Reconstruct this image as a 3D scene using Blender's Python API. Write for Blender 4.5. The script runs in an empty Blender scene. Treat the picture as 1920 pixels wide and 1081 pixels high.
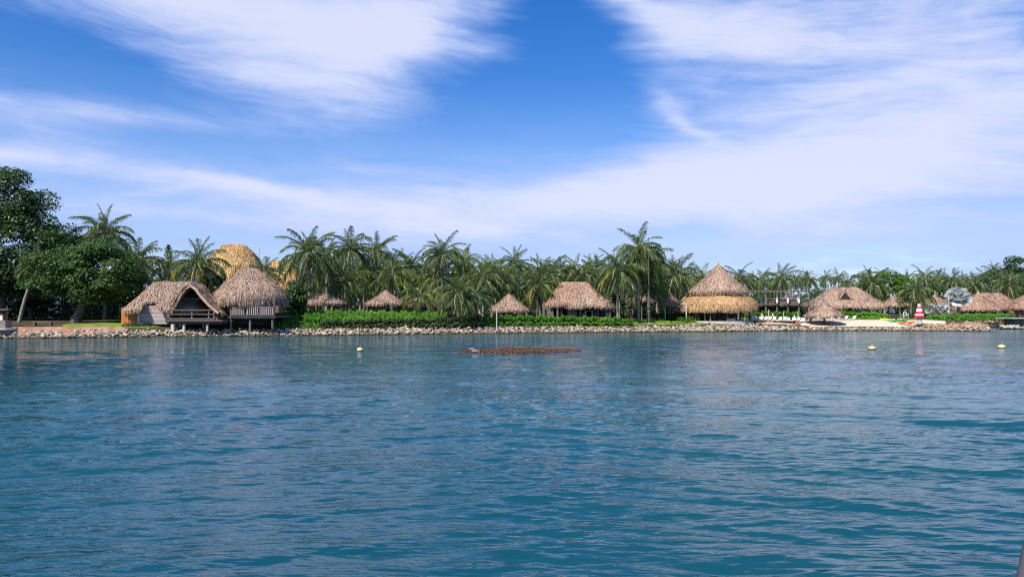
import bpy, bmesh, math, random
import numpy as np
from mathutils import Vector, Matrix

rng = np.random.default_rng(7)
random.seed(7)
SC = bpy.context.scene
COL = SC.collection
R = math.radians

# ------------------------------------------------------------------ camera
F = 1387.0                                   # focal length in photograph pixels (26 mm on 36 mm)
HOR = 588.0                                  # row of the horizon in the photograph
CAMZ = 2.2
TH = math.atan((HOR - 540.5) / F)            # slight upward pitch
cam_d = bpy.data.cameras.new('camera')
cam = bpy.data.objects.new('camera', cam_d)
COL.objects.link(cam)
cam_d.sensor_width = 36.0
cam_d.lens = F / 1920 * 36
cam_d.clip_start = 0.1
cam_d.clip_end = 20000
cam.location = (0, 0, CAMZ)
cam.rotation_euler = (math.pi / 2 + TH, 0, 0)
SC.camera = cam

def at(px, py, D):
    """point seen at pixel px,py whose distance along +Y is D"""
    fx, fy = px - 960.0, 540.5 - py
    d = Vector((fx, F * math.cos(TH) - fy * math.sin(TH), F * math.sin(TH) + fy * math.cos(TH)))
    d *= D / d.y
    return Vector((d.x, d.y, d.z + CAMZ))

# ------------------------------------------------------------------ light
SUN_DIR = Vector((-0.42, -0.58, 0.78)).normalized()      # towards the sun: high, behind the camera's left shoulder
SUN_EL = math.asin(SUN_DIR.z)
SUN_AZ = math.atan2(SUN_DIR.x, SUN_DIR.y)
sun_d = bpy.data.lights.new('sun', 'SUN')
sun_d.energy = 5.0
sun_d.angle = R(0.6)
sun_d.color = (1.0, 0.93, 0.84)
sun = bpy.data.objects.new('sun', sun_d)
COL.objects.link(sun)
sun.rotation_euler = (-SUN_DIR).to_track_quat('-Z', 'Y').to_euler()
sun.location = (0, 0, 60)

world = bpy.data.worlds.new('World')
SC.world = world
world.use_nodes = True
wt = world.node_tree
wt.nodes.clear()
class NT:
    """small helper that writes math node chains"""
    def __init__(s, t): s.t = t
    def n(s, typ, **kw):
        nd = s.t.nodes.new(typ)
        for k, v in kw.items(): setattr(nd, k, v)
        return nd
    def put(s, sock, v):
        if isinstance(v, bpy.types.NodeSocket): s.t.links.new(v, sock)
        else: sock.default_value = v
    def m(s, op, a, b=None, c=None, clamp=False):
        nd = s.n('ShaderNodeMath', operation=op, use_clamp=clamp)
        s.put(nd.inputs[0], a)
        if b is not None: s.put(nd.inputs[1], b)
        if c is not None: s.put(nd.inputs[2], c)
        return nd.outputs[0]
    def mix(s, f, a, b, blend='MIX'):
        nd = s.n('ShaderNodeMix', data_type='RGBA', blend_type=blend)
        s.put(nd.inputs[0], f); s.put(nd.inputs[6], a); s.put(nd.inputs[7], b)
        return nd.outputs[2]
    def noise(s, vec, scale, detail=4, rough=0.5, dist=0.0, dim='3D'):
        nd = s.n('ShaderNodeTexNoise', noise_dimensions=dim)
        if vec is not None: s.t.links.new(vec, nd.inputs['Vector'])
        nd.inputs['Scale'].default_value = scale; nd.inputs['Detail'].default_value = detail
        nd.inputs['Roughness'].default_value = rough; nd.inputs['Distortion'].default_value = dist
        return nd
    def ramp(s, f, stops):
        nd = s.n('ShaderNodeValToRGB')
        s.put(nd.inputs[0], f)
        e = nd.color_ramp.elements
        while len(e) < len(stops): e.new(0.5)
        for i, (p, c) in enumerate(stops):
            e[i].position = p
            e[i].color = (*c, 1) if len(c) == 3 else c
        return nd.outputs[0]
    def smooth(s, f, lo, hi, a=0.0, b=1.0):
        nd = s.n('ShaderNodeMapRange', interpolation_type='SMOOTHSTEP')
        s.put(nd.inputs[0], f)
        for i, v in enumerate((lo, hi, a, b)): nd.inputs[1 + i].default_value = v
        return nd.outputs[0]
    def xyz(s, x, y, z=0.0):
        nd = s.n('ShaderNodeCombineXYZ')
        for i, v in enumerate((x, y, z)): s.put(nd.inputs[i], v)
        return nd.outputs[0]

W = NT(wt)
sky = W.n('ShaderNodeTexSky', sky_type='NISHITA', sun_disc=False)
sky.sun_elevation = SUN_EL
sky.sun_rotation = SUN_AZ
sky.air_density = 1.0
sky.dust_density = 0.35
sky.ozone_density = 2.2
tc = W.n('ShaderNodeTexCoord')
sep = W.n('ShaderNodeSeparateXYZ')
wt.links.new(tc.outputs['Generated'], sep.inputs[0])
az = W.m('MULTIPLY', W.m('ARCTAN2', sep.outputs[0], sep.outputs[1]), 180 / math.pi)     # degrees of azimuth
el = W.m('MULTIPLY', W.m('ARCSINE', sep.outputs[2]), 180 / math.pi)                      # degrees of elevation
def azel(px, py):
    d = at(px, py, 100.0) - Vector((0, 0, CAMZ)); d.normalize()
    return math.degrees(math.atan2(d.x, d.y)), math.degrees(math.asin(d.z))
# cirrus streaks: thin high cloud, drawn out along gently slanting lines
warp = W.noise(W.xyz(W.m('MULTIPLY', az, 0.045), W.m('MULTIPLY', el, 0.11)), 1.0, 4, 0.55)
wsep = W.n('ShaderNodeSeparateXYZ'); wt.links.new(warp.outputs['Color'], wsep.inputs[0])
azw = W.m('ADD', az, W.m('MULTIPLY', W.m('SUBTRACT', wsep.outputs[0], 0.5), 11.0))
elw = W.m('ADD', el, W.m('MULTIPLY', W.m('SUBTRACT', wsep.outputs[1], 0.5), 3.6))
def blob(px, py, rx, ry, amp, rot=0.0):
    """soft patch of cloud (amp > 0) or a gap (amp < 0), sizes in photograph pixels"""
    a0, e0 = azel(px, py)
    k = 180 / math.pi / F
    rx *= k; ry *= k
    c, s_ = math.cos(R(rot)), math.sin(R(rot))
    da = W.m('SUBTRACT', azw, a0); de = W.m('SUBTRACT', elw, e0)
    u = W.m('MULTIPLY_ADD', da, c / rx, W.m('MULTIPLY', de, s_ / rx))
    v = W.m('MULTIPLY_ADD', da, -s_ / ry, W.m('MULTIPLY', de, c / ry))
    q = W.m('MULTIPLY_ADD', u, u, W.m('MULTIPLY', v, v))
    return W.m('MULTIPLY', W.m('EXPONENT', W.m('MULTIPLY', q, -1.0)), amp)
cov = None
for b in (  # px, py, rx, ry, amp, rotation (degrees, + rises to the right)
    (430, 5, 560, 62, 0.95, -5), (700, 60, 210, 70, 0.75, 12), (560, 165, 210, 50, 0.62, -8),
    (130, 215, 260, 28, 0.62, 3), (40, 285, 120, 32, 0.55, 10), (290, 330, 300, 20, 0.34, -6),
    (480, 375, 420, 26, 0.36, -5), (60, 100, 230, 55, -0.55, -8), (300, 275, 170, 22, -0.42, 0),
    (1010, 185, 185, 125, -1.15, 8), (1060, 60, 90, 70, -0.55, 0), (760, 270, 280, 26, -0.62, 6),
    (1330, 45, 190, 42, 0.80, -12), (1200, 22, 100, 34, 0.62, -20), (1660, 60, 420, 110, 0.66, 5), (1440, 150, 170, 32, -0.30, 6),
    (1250, 205, 75, 16, 0.48, -38), (1650, 280, 560, 120, 0.78, 6), (1280, 330, 520, 62, 0.62, 5),
    (900, 385, 520, 52, 0.50, 2), (1500, 370, 110, 24, 0.28, 4), (1250, 434, 120, 9, -0.35, 0),
    (1120, 488, 260, 13, -0.42, 0), (1870, 385, 90, 14, -0.40, -4), (150, 440, 300, 40, -0.22, 0),
    (1600, 440, 420, 60, 0.42, 2), (230, 322, 230, 13, 0.22, -5), (420, 345, 200, 11, 0.26, -9), (140, 372, 260, 12, 0.24, -4), (330, 405, 380, 14, 0.22, -2), (560, 300, 170, 12, 0.20, -6), (700, 430, 420, 40, 0.22, 0), (640, 480, 260, 16, -0.35, 0)):
    g = blob(*b)
    cov = g if cov is None else W.m('ADD', cov, g)
st = W.noise(W.xyz(W.m('MULTIPLY_ADD', azw, 0.055, W.m('MULTIPLY', elw, 0.02)), W.m('MULTIPLY_ADD', elw, 0.26, W.m('MULTIPLY', azw, 0.012)), 3.1), 1.0, 5, 0.6, 0.35)
fine = W.noise(W.xyz(W.m('MULTIPLY_ADD', azw, 0.22, W.m('MULTIPLY', elw, 0.10)), W.m('MULTIPLY_ADD', elw, 0.85, W.m('MULTIPLY', azw, 0.05)), 9.0), 1.0, 4, 0.6, 0.5)
wisp = W.noise(W.xyz(W.m('MULTIPLY_ADD', azw, 0.16, W.m('MULTIPLY', elw, 0.30)), W.m('MULTIPLY_ADD', elw, 1.9, W.m('MULTIPLY', azw, 0.16)), 17.0), 1.0, 3, 0.65, 0.9)
field = W.m('ADD', W.m('MULTIPLY_ADD', W.m('SUBTRACT', wisp.outputs[0], 0.5), 0.38, cov), W.m('ADD', W.m('MULTIPLY', W.m('SUBTRACT', st.outputs[0], 0.5), 1.35), W.m('MULTIPLY', W.m('SUBTRACT', fine.outputs[0], 0.5), 0.75)))
mask = W.smooth(field, -0.35, 1.0)
# low horizon veil, everywhere round the sky
veil = W.m('MULTIPLY', W.smooth(el, 18.0, 5.0), W.m('MULTIPLY_ADD', st.outputs[0], 1.5, W.m('MULTIPLY_ADD', fine.outputs[0], 0.6, -0.24), clamp=True))
mask = W.m('SUBTRACT', 1.0, W.m('MULTIPLY', W.m('SUBTRACT', 1.0, mask), W.m('SUBTRACT', 1.0, veil)))
mask = W.m('MULTIPLY', mask, 0.93)
hsv = W.n('ShaderNodeHueSaturation'); hsv.inputs['Saturation'].default_value = 1.44; hsv.inputs['Value'].default_value = 1.55
hsv.inputs['Hue'].default_value = 0.516
wt.links.new(sky.outputs[0], hsv.inputs['Color'])
cl = W.mix(W.smooth(field, 0.1, 1.3), (4.1, 5.5, 9.5, 1), (7.2, 7.6, 9.6, 1))
skyc = W.mix(mask, hsv.outputs[0], cl)
bg = W.n('ShaderNodeBackground'); bg.inputs['Strength'].default_value = 0.085
wt.links.new(skyc, bg.inputs[0])
wo = W.n('ShaderNodeOutputWorld')
wt.links.new(bg.outputs[0], wo.inputs[0])

SC.view_settings.view_transform = 'Standard'
SC.view_settings.look = 'None'
SC.view_settings.exposure = 0.3
SC.view_settings.gamma = 1.0
SC.view_settings.use_curve_mapping = False
SC.cycles.use_denoising = False                          # keep the fine grain of leaves and ripples
SC.cycles.filter_width = 1.2
SC.cycles.max_bounces = 6
SC.cycles.diffuse_bounces = 2
SC.cycles.glossy_bounces = 2
SC.cycles.transmission_bounces = 3
SC.cycles.transparent_max_bounces = 4
SC.cycles.caustics_reflective = False
SC.cycles.caustics_refractive = False

# ------------------------------------------------------------------ materials
MATS = {}
def newmat(name):
    m = bpy.data.materials.new(name); m.use_nodes = True
    MATS[name] = m
    t = m.node_tree; t.nodes.clear()
    N = NT(t)
    out = N.n('ShaderNodeOutputMaterial')
    return m, N, out
def principled(N, out, rough=0.7, spec=0.3):
    p = N.n('ShaderNodeBsdfPrincipled')
    p.inputs['Roughness'].default_value = rough
    p.inputs['Specular IOR Level'].default_value = spec
    N.t.links.new(p.outputs[0], out.inputs[0])
    return p
def grain(name, c1, c2, scale=6.0, rough=0.75, spec=0.25, stretch=(1, 1, 1), bump=0.0, island=0.0, objr=0.0, dirt=None):
    """two-tone noise material, optionally varied from piece to piece"""
    m, N, out = newmat(name)
    p = principled(N, out, rough, spec)
    co = N.n('ShaderNodeTexCoord')
    mp = N.n('ShaderNodeMapping'); mp.inputs['Scale'].default_value = stretch
    N.t.links.new(co.outputs['Object'], mp.inputs[0])
    nz = N.noise(mp.outputs[0], scale, 6, 0.62)
    f = N.smooth(nz.outputs[0], 0.3, 0.7)
    if island or objr:
        g = N.n('ShaderNodeNewGeometry'); oi = N.n('ShaderNodeObjectInfo')
        rnd = g.outputs['Random Per Island'] if island else oi.outputs['Random']
        k = island or objr
        f = N.m('ADD', N.m('MULTIPLY', f, 1 - k), N.m('MULTIPLY', rnd, k))
    c = N.mix(f, (*c1, 1), (*c2, 1))
    if dirt:
        n2 = N.noise(co.outputs['Object'], dirt[1], 4, 0.6)
        c = N.mix(N.smooth(n2.outputs[0], 0.5, 0.75, 0, dirt[2]), c, (*dirt[0], 1))
    N.t.links.new(c, p.inputs['Base Color'])
    if bump:
        b = N.n('ShaderNodeBump'); b.inputs['Strength'].default_value = bump; b.inputs['Distance'].default_value = 0.05
        N.t.links.new(nz.outputs[0], b.inputs['Height']); N.t.links.new(b.outputs[0], p.inputs['Normal'])
    return m
def leafmat(name, stops, trans=0.3, rough=0.5, patch=0.0):
    """foliage: colour by leaf, some light passing through"""
    m, N, out = newmat(name)
    p = principled(N, out, rough, 0.35)
    g = N.n('ShaderNodeNewGeometry'); oi = N.n('ShaderNodeObjectInfo')
    f = N.m('FRACT', N.m('ADD', g.outputs['Random Per Island'], oi.outputs['Random']))
    if patch:
        co = N.n('ShaderNodeTexCoord')
        nz = N.noise(co.outputs['Object'], patch, 3, 0.6)
        f = N.m('ADD', N.m('MULTIPLY', f, 0.5), N.m('MULTIPLY', N.smooth(nz.outputs[0], 0.32, 0.68), 0.5))
    c = N.ramp(f, stops)
    N.t.links.new(c, p.inputs['Base Color'])
    tr = N.n('ShaderNodeBsdfTranslucent')
    N.t.links.new(N.mix(1.0, c, (1.0, 1.15, 0.55, 1), 'MULTIPLY'), tr.inputs[0])
    ms = N.n('ShaderNodeMixShader'); ms.inputs[0].default_value = trans
    N.t.links.new(p.outputs[0], ms.inputs[1]); N.t.links.new(tr.outputs[0], ms.inputs[2])
    N.t.links.new(ms.outputs[0], out.inputs[0])
    return m

# ------------------------------------------------------------------ helpers
def tag(o, label=None, cat=None, group=None, kind=None):
    if label: o['label'] = label
    if cat: o['category'] = cat
    if group: o['group'] = group
    if kind: o['kind'] = kind
    return o
def link(name, data, parent=None, loc=(0, 0, 0)):
    o = bpy.data.objects.new(name, data); COL.objects.link(o)
    o.location = loc
    if parent is not None: o.parent = parent
    return o
def thing(name, label, cat, loc, group=None):
    o = link(name, None, None, loc)
    o.empty_display_size = 0.5
    return tag(o, label, cat, group)
def np_mesh(name, V, Q, mats, midx=None, smooth=False):
    """fast mesh from arrays; Q is an (n,k) index array or a list of them"""
    me = bpy.data.meshes.new(name)
    if not isinstance(Q, (list, tuple)): Q = [Q]
    Q = [np.asarray(q, dtype=np.int32) for q in Q if len(q)]
    V = np.asarray(V, dtype=np.float32)
    nl = sum(q.size for q in Q); nf = sum(len(q) for q in Q)
    me.vertices.add(len(V)); me.vertices.foreach_set('co', V.ravel())
    me.loops.add(nl); me.loops.foreach_set('vertex_index', np.concatenate([q.ravel() for q in Q]))
    tot = np.concatenate([np.full(len(q), q.shape[1], dtype=np.int32) for q in Q])
    start = np.concatenate(([0], np.cumsum(tot)[:-1])).astype(np.int32)
    me.polygons.add(nf); me.polygons.foreach_set('loop_start', start); me.polygons.foreach_set('loop_total', tot)
    for m in (mats if isinstance(mats, (list, tuple)) else [mats]): me.materials.append(m)
    if midx is not None: me.polygons.foreach_set('material_index', np.asarray(midx, dtype=np.int32))
    me.polygons.foreach_set('use_smooth', np.full(nf, smooth))
    me.update(calc_edges=True); me.validate()
    return me
class MB:
    """collects boxes, bars and tubes into one mesh"""
    def __init__(s): s.v = []; s.f = []
    def box(s, c, d, rot=None):
        i = len(s.v); c = Vector(c)
        for dx, dy, dz in ((-1,-1,-1),(1,-1,-1),(1,1,-1),(-1,1,-1),(-1,-1,1),(1,-1,1),(1,1,1),(-1,1,1)):
            p = Vector((dx*d[0]/2, dy*d[1]/2, dz*d[2]/2))
            if rot is not None: p = rot @ p
            s.v.append(tuple(c + p))
        for q in ((0,3,2,1),(4,5,6,7),(0,1,5,4),(1,2,6,5),(2,3,7,6),(3,0,4,7)): s.f.append(tuple(i + k for k in q))
        return s
    def tube(s, pts, rad, n=8, cap=True):
        i0 = len(s.v); pts = [Vector(p) for p in pts]
        if not isinstance(rad, (list, tuple)): rad = [rad] * len(pts)
        for k, p in enumerate(pts):
            t = (pts[min(k+1, len(pts)-1)] - pts[max(k-1, 0)]).normalized()
            a = t.cross(Vector((0, 1, 0)) if abs(t.y) < 0.9 else Vector((1, 0, 0))).normalized(); b = t.cross(a)
            for j in range(n):
                w = 2 * math.pi * j / n
                s.v.append(tuple(p + a * math.cos(w) * rad[k] + b * math.sin(w) * rad[k]))
        for k in range(len(pts) - 1):
            for j in range(n):
                a = i0 + k*n + j; b = i0 + k*n + (j+1) % n
                s.f.append((a, b, b + n, a + n))
        if cap:
            s.f.append(tuple(i0 + j for j in range(n))[::-1]); e = i0 + (len(pts)-1)*n
            s.f.append(tuple(e + j for j in range(n)))
        return s
    def lathe(s, prof, n=20, c=(0, 0, 0)):
        i0 = len(s.v)
        for r, z in prof:
            for j in range(n):
                w = 2 * math.pi * j / n
                s.v.append((c[0] + r*math.cos(w), c[1] + r*math.sin(w), c[2] + z))
        for k in range(len(prof) - 1):
            for j in range(n):
                a = i0 + k*n + j; b = i0 + k*n + (j+1) % n
                s.f.append((a, b, b + n, a + n))
        s.f.append(tuple(i0 + j for j in range(n))[::-1]); e = i0 + (len(prof)-1)*n
        s.f.append(tuple(e + j for j in range(n)))
        return s
    def poly(s, pts, thick):
        """closed outline extruded along thick (a vector)"""
        i0 = len(s.v); n = len(pts); t = Vector(thick)
        for p in pts: s.v.append(tuple(p))
        for p in pts: s.v.append(tuple(Vector(p) + t))
        s.f.append(tuple(range(i0, i0+n))[::-1]); s.f.append(tuple(range(i0+n, i0+2*n)))
        for k in range(n):
            a, b = i0+k, i0+(k+1) % n
            s.f.append((a, b, b+n, a+n))
        return s
    def mesh(s, name, mat, smooth=False):
        me = bpy.data.meshes.new(name); me.from_pydata(s.v, [], s.f)
        bm = bmesh.new(); bm.from_mesh(me); bmesh.ops.recalc_face_normals(bm, faces=bm.faces); bm.to_mesh(me); bm.free()
        me.materials.append(mat)
        if smooth:
            for p in me.polygons: p.use_smooth = True
        return me
    def build(s, name, mat, parent=None, loc=(0, 0, 0), smooth=False):
        return link(name, s.mesh(name, mat, smooth), parent, loc)
# ------------------------------------------------------------------ shoreline, ground, water
SHORE = [(-400, 40), (-150, 55), (-60, 63), (-45.5, 65.7), (-42, 66.3), (-32.1, 70.1), (-16.3, 75.5), (-6.9, 80.3), (10, 87), (23.5, 90.5), (37, 95), (53.4, 95),
         (58.4, 91.6), (60.6, 92.4), (61.6, 96), (62.6, 109), (72, 116), (84, 127), (100, 130), (160, 120), (400, 90)]
SX = np.array([p[0] for p in SHORE]); SY = np.array([p[1] for p in SHORE])
def shore(x): return np.interp(x, SX, SY)
def gz(x, y):
    d = np.asarray(y) - shore(np.asarray(x))
    z = np.interp(d, [-40, -6, 0, 2.6, 7, 30, 200, 4000], [-6, -1.2, -0.05, 0.85, 1.2, 1.55, 2.2, 2.2])
    beach = np.clip((np.asarray(x) - 36) / 4, 0, 1) * np.clip((59 - np.asarray(x)) / 4, 0, 1)       # flatter where the sand is
    return z - 0.34 * beach * np.exp(-((d - 3.0) / 2.6) ** 2)
def gp(px, D, dz=0.0):
    x = (px - 960) * D / F
    return Vector((x, D, float(gz(x, D)) + dz))

# soil
m, N, out = newmat('soil')
p = principled(N, out, 0.95, 0.1)
co = N.n('ShaderNodeTexCoord')
n1 = N.noise(co.outputs['Object'], 0.35, 5, 0.6); n2 = N.noise(co.outputs['Object'], 4.0, 5, 0.65)
c = N.mix(N.smooth(n1.outputs[0], 0.35, 0.65), (0.075, 0.055, 0.033, 1), (0.045, 0.06, 0.02, 1))
c = N.mix(N.smooth(n2.outputs[0], 0.45, 0.8), c, (0.16, 0.12, 0.075, 1))
N.t.links.new(c, p.inputs['Base Color'])
b = N.n('ShaderNodeBump'); b.inputs['Strength'].default_value = 0.6; b.inputs['Distance'].default_value = 0.1
N.t.links.new(n2.outputs[0], b.inputs['Height']); N.t.links.new(b.outputs[0], p.inputs['Normal'])
grain('lawn', (0.10, 0.20, 0.02), (0.20, 0.30, 0.035), 1.2, 0.9, 0.1, bump=0.5, dirt=((0.22, 0.2, 0.07), 0.5, 0.6))
grain('sand', (0.58, 0.48, 0.33), (0.72, 0.62, 0.46), 1.0, 0.95, 0.1, bump=0.3, dirt=((0.3, 0.2, 0.12), 0.8, 0.55))
grain('red_earth', (0.26, 0.13, 0.075), (0.42, 0.24, 0.15), 1.6, 0.95, 0.1, bump=0.8, dirt=((0.46, 0.36, 0.27), 1.1, 0.85))

xs = np.concatenate([np.linspace(-3000, -90, 20), np.arange(-80, 121, 1.0), np.linspace(130, 3000, 20)])
ds = np.concatenate([[-40, -20, -6, -2], np.arange(-1, 10, 0.5), np.arange(10, 60, 3.0), [80, 120, 200, 500, 1500, 4000]])
X, Dd = np.meshgrid(xs, ds)
Y = shore(X) + Dd
Z = gz(X, Y) + np.where(Dd > 3, 0.05 * np.sin(X * 1.3 + Y * .7) * np.cos(Y * 0.9 - X * 0.4), 0)
V = np.stack([X, Y, Z], -1).reshape(-1, 3)
nr, nc = X.shape
idx = np.arange(nr * nc).reshape(nr, nc)
Q = np.stack([idx[:-1, :-1], idx[:-1, 1:], idx[1:, 1:], idx[1:, :-1]], -1).reshape(-1, 4)
tag(link('ground', np_mesh('ground', V, Q, MATS['soil'], smooth=True)), kind='structure')

def sheet(name, mat, x0, x1, d0, d1, dz=0.05, wob=0.5, step=0.5, seed=0):
    """ground cover sheet lying on the terrain between two offsets from the waterline, with uneven edges"""
    r = np.random.default_rng(seed)
    xs = np.arange(x0, x1 + step, step); n = 14
    def wv(): 
        ph = r.uniform(0, 6.28, 4); fr = r.uniform(0.2, 1.6, 4)
        return sum(np.sin(xs * fr[k] + ph[k]) for k in range(4)) * wob / 3
    ends = np.clip(np.minimum(xs - x0, x1 - xs) / 3.0, 0.02, 1) ** 0.5
    lo = d0 + wv(); hi = d1 + wv()
    mid = (lo + hi) / 2; lo = mid + (lo - mid) * ends; hi = mid + (hi - mid) * ends
    t = np.linspace(0, 1, n)[:, None]
    Dd = lo[None] * (1 - t) + hi[None] * t
    X = np.repeat(xs[None], n, 0); Y = shore(X) + Dd
    Z = gz(X, Y) + dz + np.where(Dd > 3, 0.05 * np.sin(X * 1.3 + Y * .7) * np.cos(Y * 0.9 - X * 0.4), 0)
    edge = np.minimum(t, 1 - t) < 1e-6
    Z = Z - np.where(np.repeat(edge, len(xs), 1), dz + 0.06, 0)
    V = np.stack([X, Y, Z], -1).reshape(-1, 3)
    idx = np.arange(X.size).reshape(X.shape)
    Q = np.stack([idx[:-1, :-1], idx[:-1, 1:], idx[1:, 1:], idx[1:, :-1]], -1).reshape(-1, 4)
    return tag(link(name, np_mesh(name, V, Q, MATS[mat], smooth=True)), kind='structure')
sheet('lawn', 'lawn', -43.5, -33.0, 2.8, 9.5, seed=1)
sheet('lawn', 'lawn', 12, 31, 2.4, 12, seed=2)
sheet('lawn', 'lawn', -30, 12, 6.0, 20, seed=4)
sheet('lawn', 'lawn', 31, 64, 13.5, 30, seed=5)
sheet('beach', 'sand', 30.5, 58, 2.2, 14.0, 0.07, seed=6)
sheet('earth_bank', 'red_earth', -49, -36.8, 0.8, 3.6, 0.09, seed=7)
sheet('earth_bank', 'red_earth', 56, 86, 2.0, 4.0, 0.09, seed=8)

# water
m, N, out = newmat('water')
p = N.n('ShaderNodeBsdfPrincipled'); N.t.links.new(p.outputs[0], out.inputs[0])
p.inputs['IOR'].default_value = 1.36
p.inputs['Roughness'].default_value = 0.035
co = N.n('ShaderNodeTexCoord')
att = N.n('ShaderNodeAttribute'); att.attribute_name = 'depth'
n0 = N.noise(co.outputs['Object'], 0.05, 3, 0.5)
deep = N.mix(N.smooth(n0.outputs[0], 0.35, 0.65), (0.003, 0.056, 0.080, 1), (0.006, 0.074, 0.078, 1))
shal = N.mix(att.outputs['Fac'], deep, (0.070, 0.105, 0.070, 1))
N.t.links.new(shal, p.inputs['Base Color'])
mp = N.n('ShaderNodeMapping'); mp.inputs['Scale'].default_value = (0.6, 1.5, 1); mp.inputs['Rotation'].default_value = (0, 0, R(14))
N.t.links.new(co.outputs['Object'], mp.inputs[0])
r2 = N.noise(mp.outputs[0], 9.0, 3, 0.6, 0.3)
pz = N.noise(co.outputs['Object'], 0.09, 3, 0.6)
amp = N.smooth(pz.outputs[0], 0.3, 0.7, 0.45, 1.25)
mp3 = N.n('ShaderNodeMapping'); mp3.inputs['Scale'].default_value = (0.35, 1.1, 1); mp3.inputs['Rotation'].default_value = (0, 0, R(-8))
N.t.links.new(co.outputs['Object'], mp3.inputs[0])
ra = N.n('ShaderNodeAttribute'); ra.attribute_name = 'ripple'
r3 = N.noise(mp3.outputs[0], 0.9, 4, 0.6, 0.6)
def crests(rot, sx, sy, scale):                             # sharp-topped little crests, longer than wide
    q = N.n('ShaderNodeMapping'); q.inputs['Scale'].default_value = (sx, sy, 1); q.inputs['Rotation'].default_value = (0, 0, R(rot))
    N.t.links.new(co.outputs['Object'], q.inputs[0])
    nz = N.noise(q.outputs[0], scale, 2, 0.55, 0.35)
    return N.m('SUBTRACT', 1.0, N.m('ABSOLUTE', N.m('MULTIPLY_ADD', nz.outputs[0], 2.0, -1.0)))
cr = N.m('ADD', N.m('MULTIPLY', crests(15, 0.55, 1.9, 1.5), 0.028), N.m('MULTIPLY', crests(-17, 0.6, 2.1, 2.3), 0.020))
h = N.m('MULTIPLY', N.m('ADD', N.m('ADD', cr, N.m('MULTIPLY', r2.outputs[0], 0.006)), N.m('MULTIPLY', r3.outputs[0], N.m('MULTIPLY_ADD', ra.outputs['Fac'], 4.2, -0.12))), amp)
N.t.links.new(ra.outputs['Fac'], p.inputs['Roughness'])
b = N.n('ShaderNodeBump'); b.inputs['Strength'].default_value = 1.0; b.inputs['Distance'].default_value = 1.0
N.t.links.new(h, b.inputs['Height']); N.t.links.new(b.outputs[0], p.inputs['Normal'])

# sea surface: a fan of rows that widen with distance, displaced by a sum of wind waves and a boat's wake
rows = 1.0 / np.linspace(1 / 4.4, 1 / 150.0, 640)
ang = np.concatenate([[-85, -75, -65, -58, -52, -48], np.linspace(-45, 45, 760), [48, 52, 58, 65, 75, 85]])
ta = np.tan(np.radians(ang))
Yw = np.repeat(rows[:, None], len(ang), 1); Xw = Yw * ta[None]
Yw = np.where(np.abs(Xw) > 400, Yw, Yw)
sp = np.maximum(np.gradient(rows)[:, None], 0.02) * np.ones_like(Xw)
Zw = np.zeros_like(Xw); DX = np.zeros_like(Xw); DY = np.zeros_like(Xw)
wr = np.random.default_rng(11)
uu = Xw / Yw
side = 1 / (1 + np.exp(-(uu - 0.02) / 0.16))                # 0 on the left, 1 on the right
for k in range(230):
    right = k % 2
    if k < 60: lam = 0.8 + 1.5 * wr.random() ** 1.5; amp_, spr = 0.0019, 9
    elif k < 190: lam = 0.27 + 0.55 * wr.random() ** 1.3; amp_, spr = 0.0030, 17
    else: lam = 0.14 + 0.14 * wr.random(); amp_, spr = 0.0030, 22
    th = R(wr.normal(73 if right else 106, spr))            # two crossing trains of long-crested waves
    kx, ky = math.cos(th) * 2 * math.pi / lam, math.sin(th) * 2 * math.pi / lam
    a = amp_ * lam * wr.uniform(0.5, 1.4)
    fade = np.clip((lam / sp - 1.6) / 2.0, 0, 1) * (0.35 + 0.65 * (side if right else 1 - side))
    q = kx * Xw + ky * Yw + wr.uniform(0, 6.28) + 0.9 * np.sin(wr.uniform(.3, .9) * Xw + wr.uniform(0, 6)) * np.sin(wr.uniform(.2, .6) * Yw + wr.uniform(0, 6))
    Zw += a * fade * np.cos(q)
    DX -= a * fade * math.cos(th) * np.sin(q); DY -= a * fade * math.sin(th) * np.sin(q)
# slow gusts make rougher and calmer patches
gust = 0.92 + 0.30 * np.sin(0.21 * Xw + 0.11 * Yw + 1.0) * np.sin(0.09 * Xw - 0.23 * Yw) + 0.22 * np.sin(0.5 * Xw - 0.31 * Yw) * np.sin(0.33 * Yw + 0.17 * Xw + 2)
Zw *= gust
# wake crests on the right and, fainter, on the left
for (th, lam, a, x0, wd, ph) in ((R(68), 4.6, 0.030, 12, 14, 0.4), (R(71), 2.6, 0.012, 8, 10, 1.9), (R(110), 3.4, 0.012, -12, 12, 0.0)):
    kx, ky = math.cos(th) * 2 * math.pi / lam, math.sin(th) * 2 * math.pi / lam
    q = kx * Xw + ky * Yw + ph + 0.6 * np.sin(0.35 * Xw - 0.2 * Yw)
    env = np.exp(-((Xw - x0 - 0.15 * (Yw - 15)) / wd) ** 2) * np.clip((lam / sp - 1.6) / 2.0, 0, 1)
    Zw += a * env * (np.cos(q) + 0.3 * np.cos(2 * q))
Zw *= np.clip((shore(Xw) - Yw) / 5.0 + 0.25, 0.2, 1)
V = np.stack([Xw + DX, Yw + DY, Zw], -1).reshape(-1, 3)
idx = np.arange(Xw.size).reshape(Xw.shape)
Q = np.stack([idx[:-1, :-1], idx[:-1, 1:], idx[1:, 1:], idx[1:, :-1]], -1).reshape(-1, 4)
me = np_mesh('sea', V, Q, MATS['water'], smooth=True)
# shallows: a thin belt along the rocks
dep = np.clip(1 - (shore(Xw) - Yw) / 9.0, 0, 1) ** 2 * 0.8
at_ = me.attributes.new('depth', 'FLOAT', 'POINT'); at_.data.foreach_set('value', dep.astype(np.float32).ravel())
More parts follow.
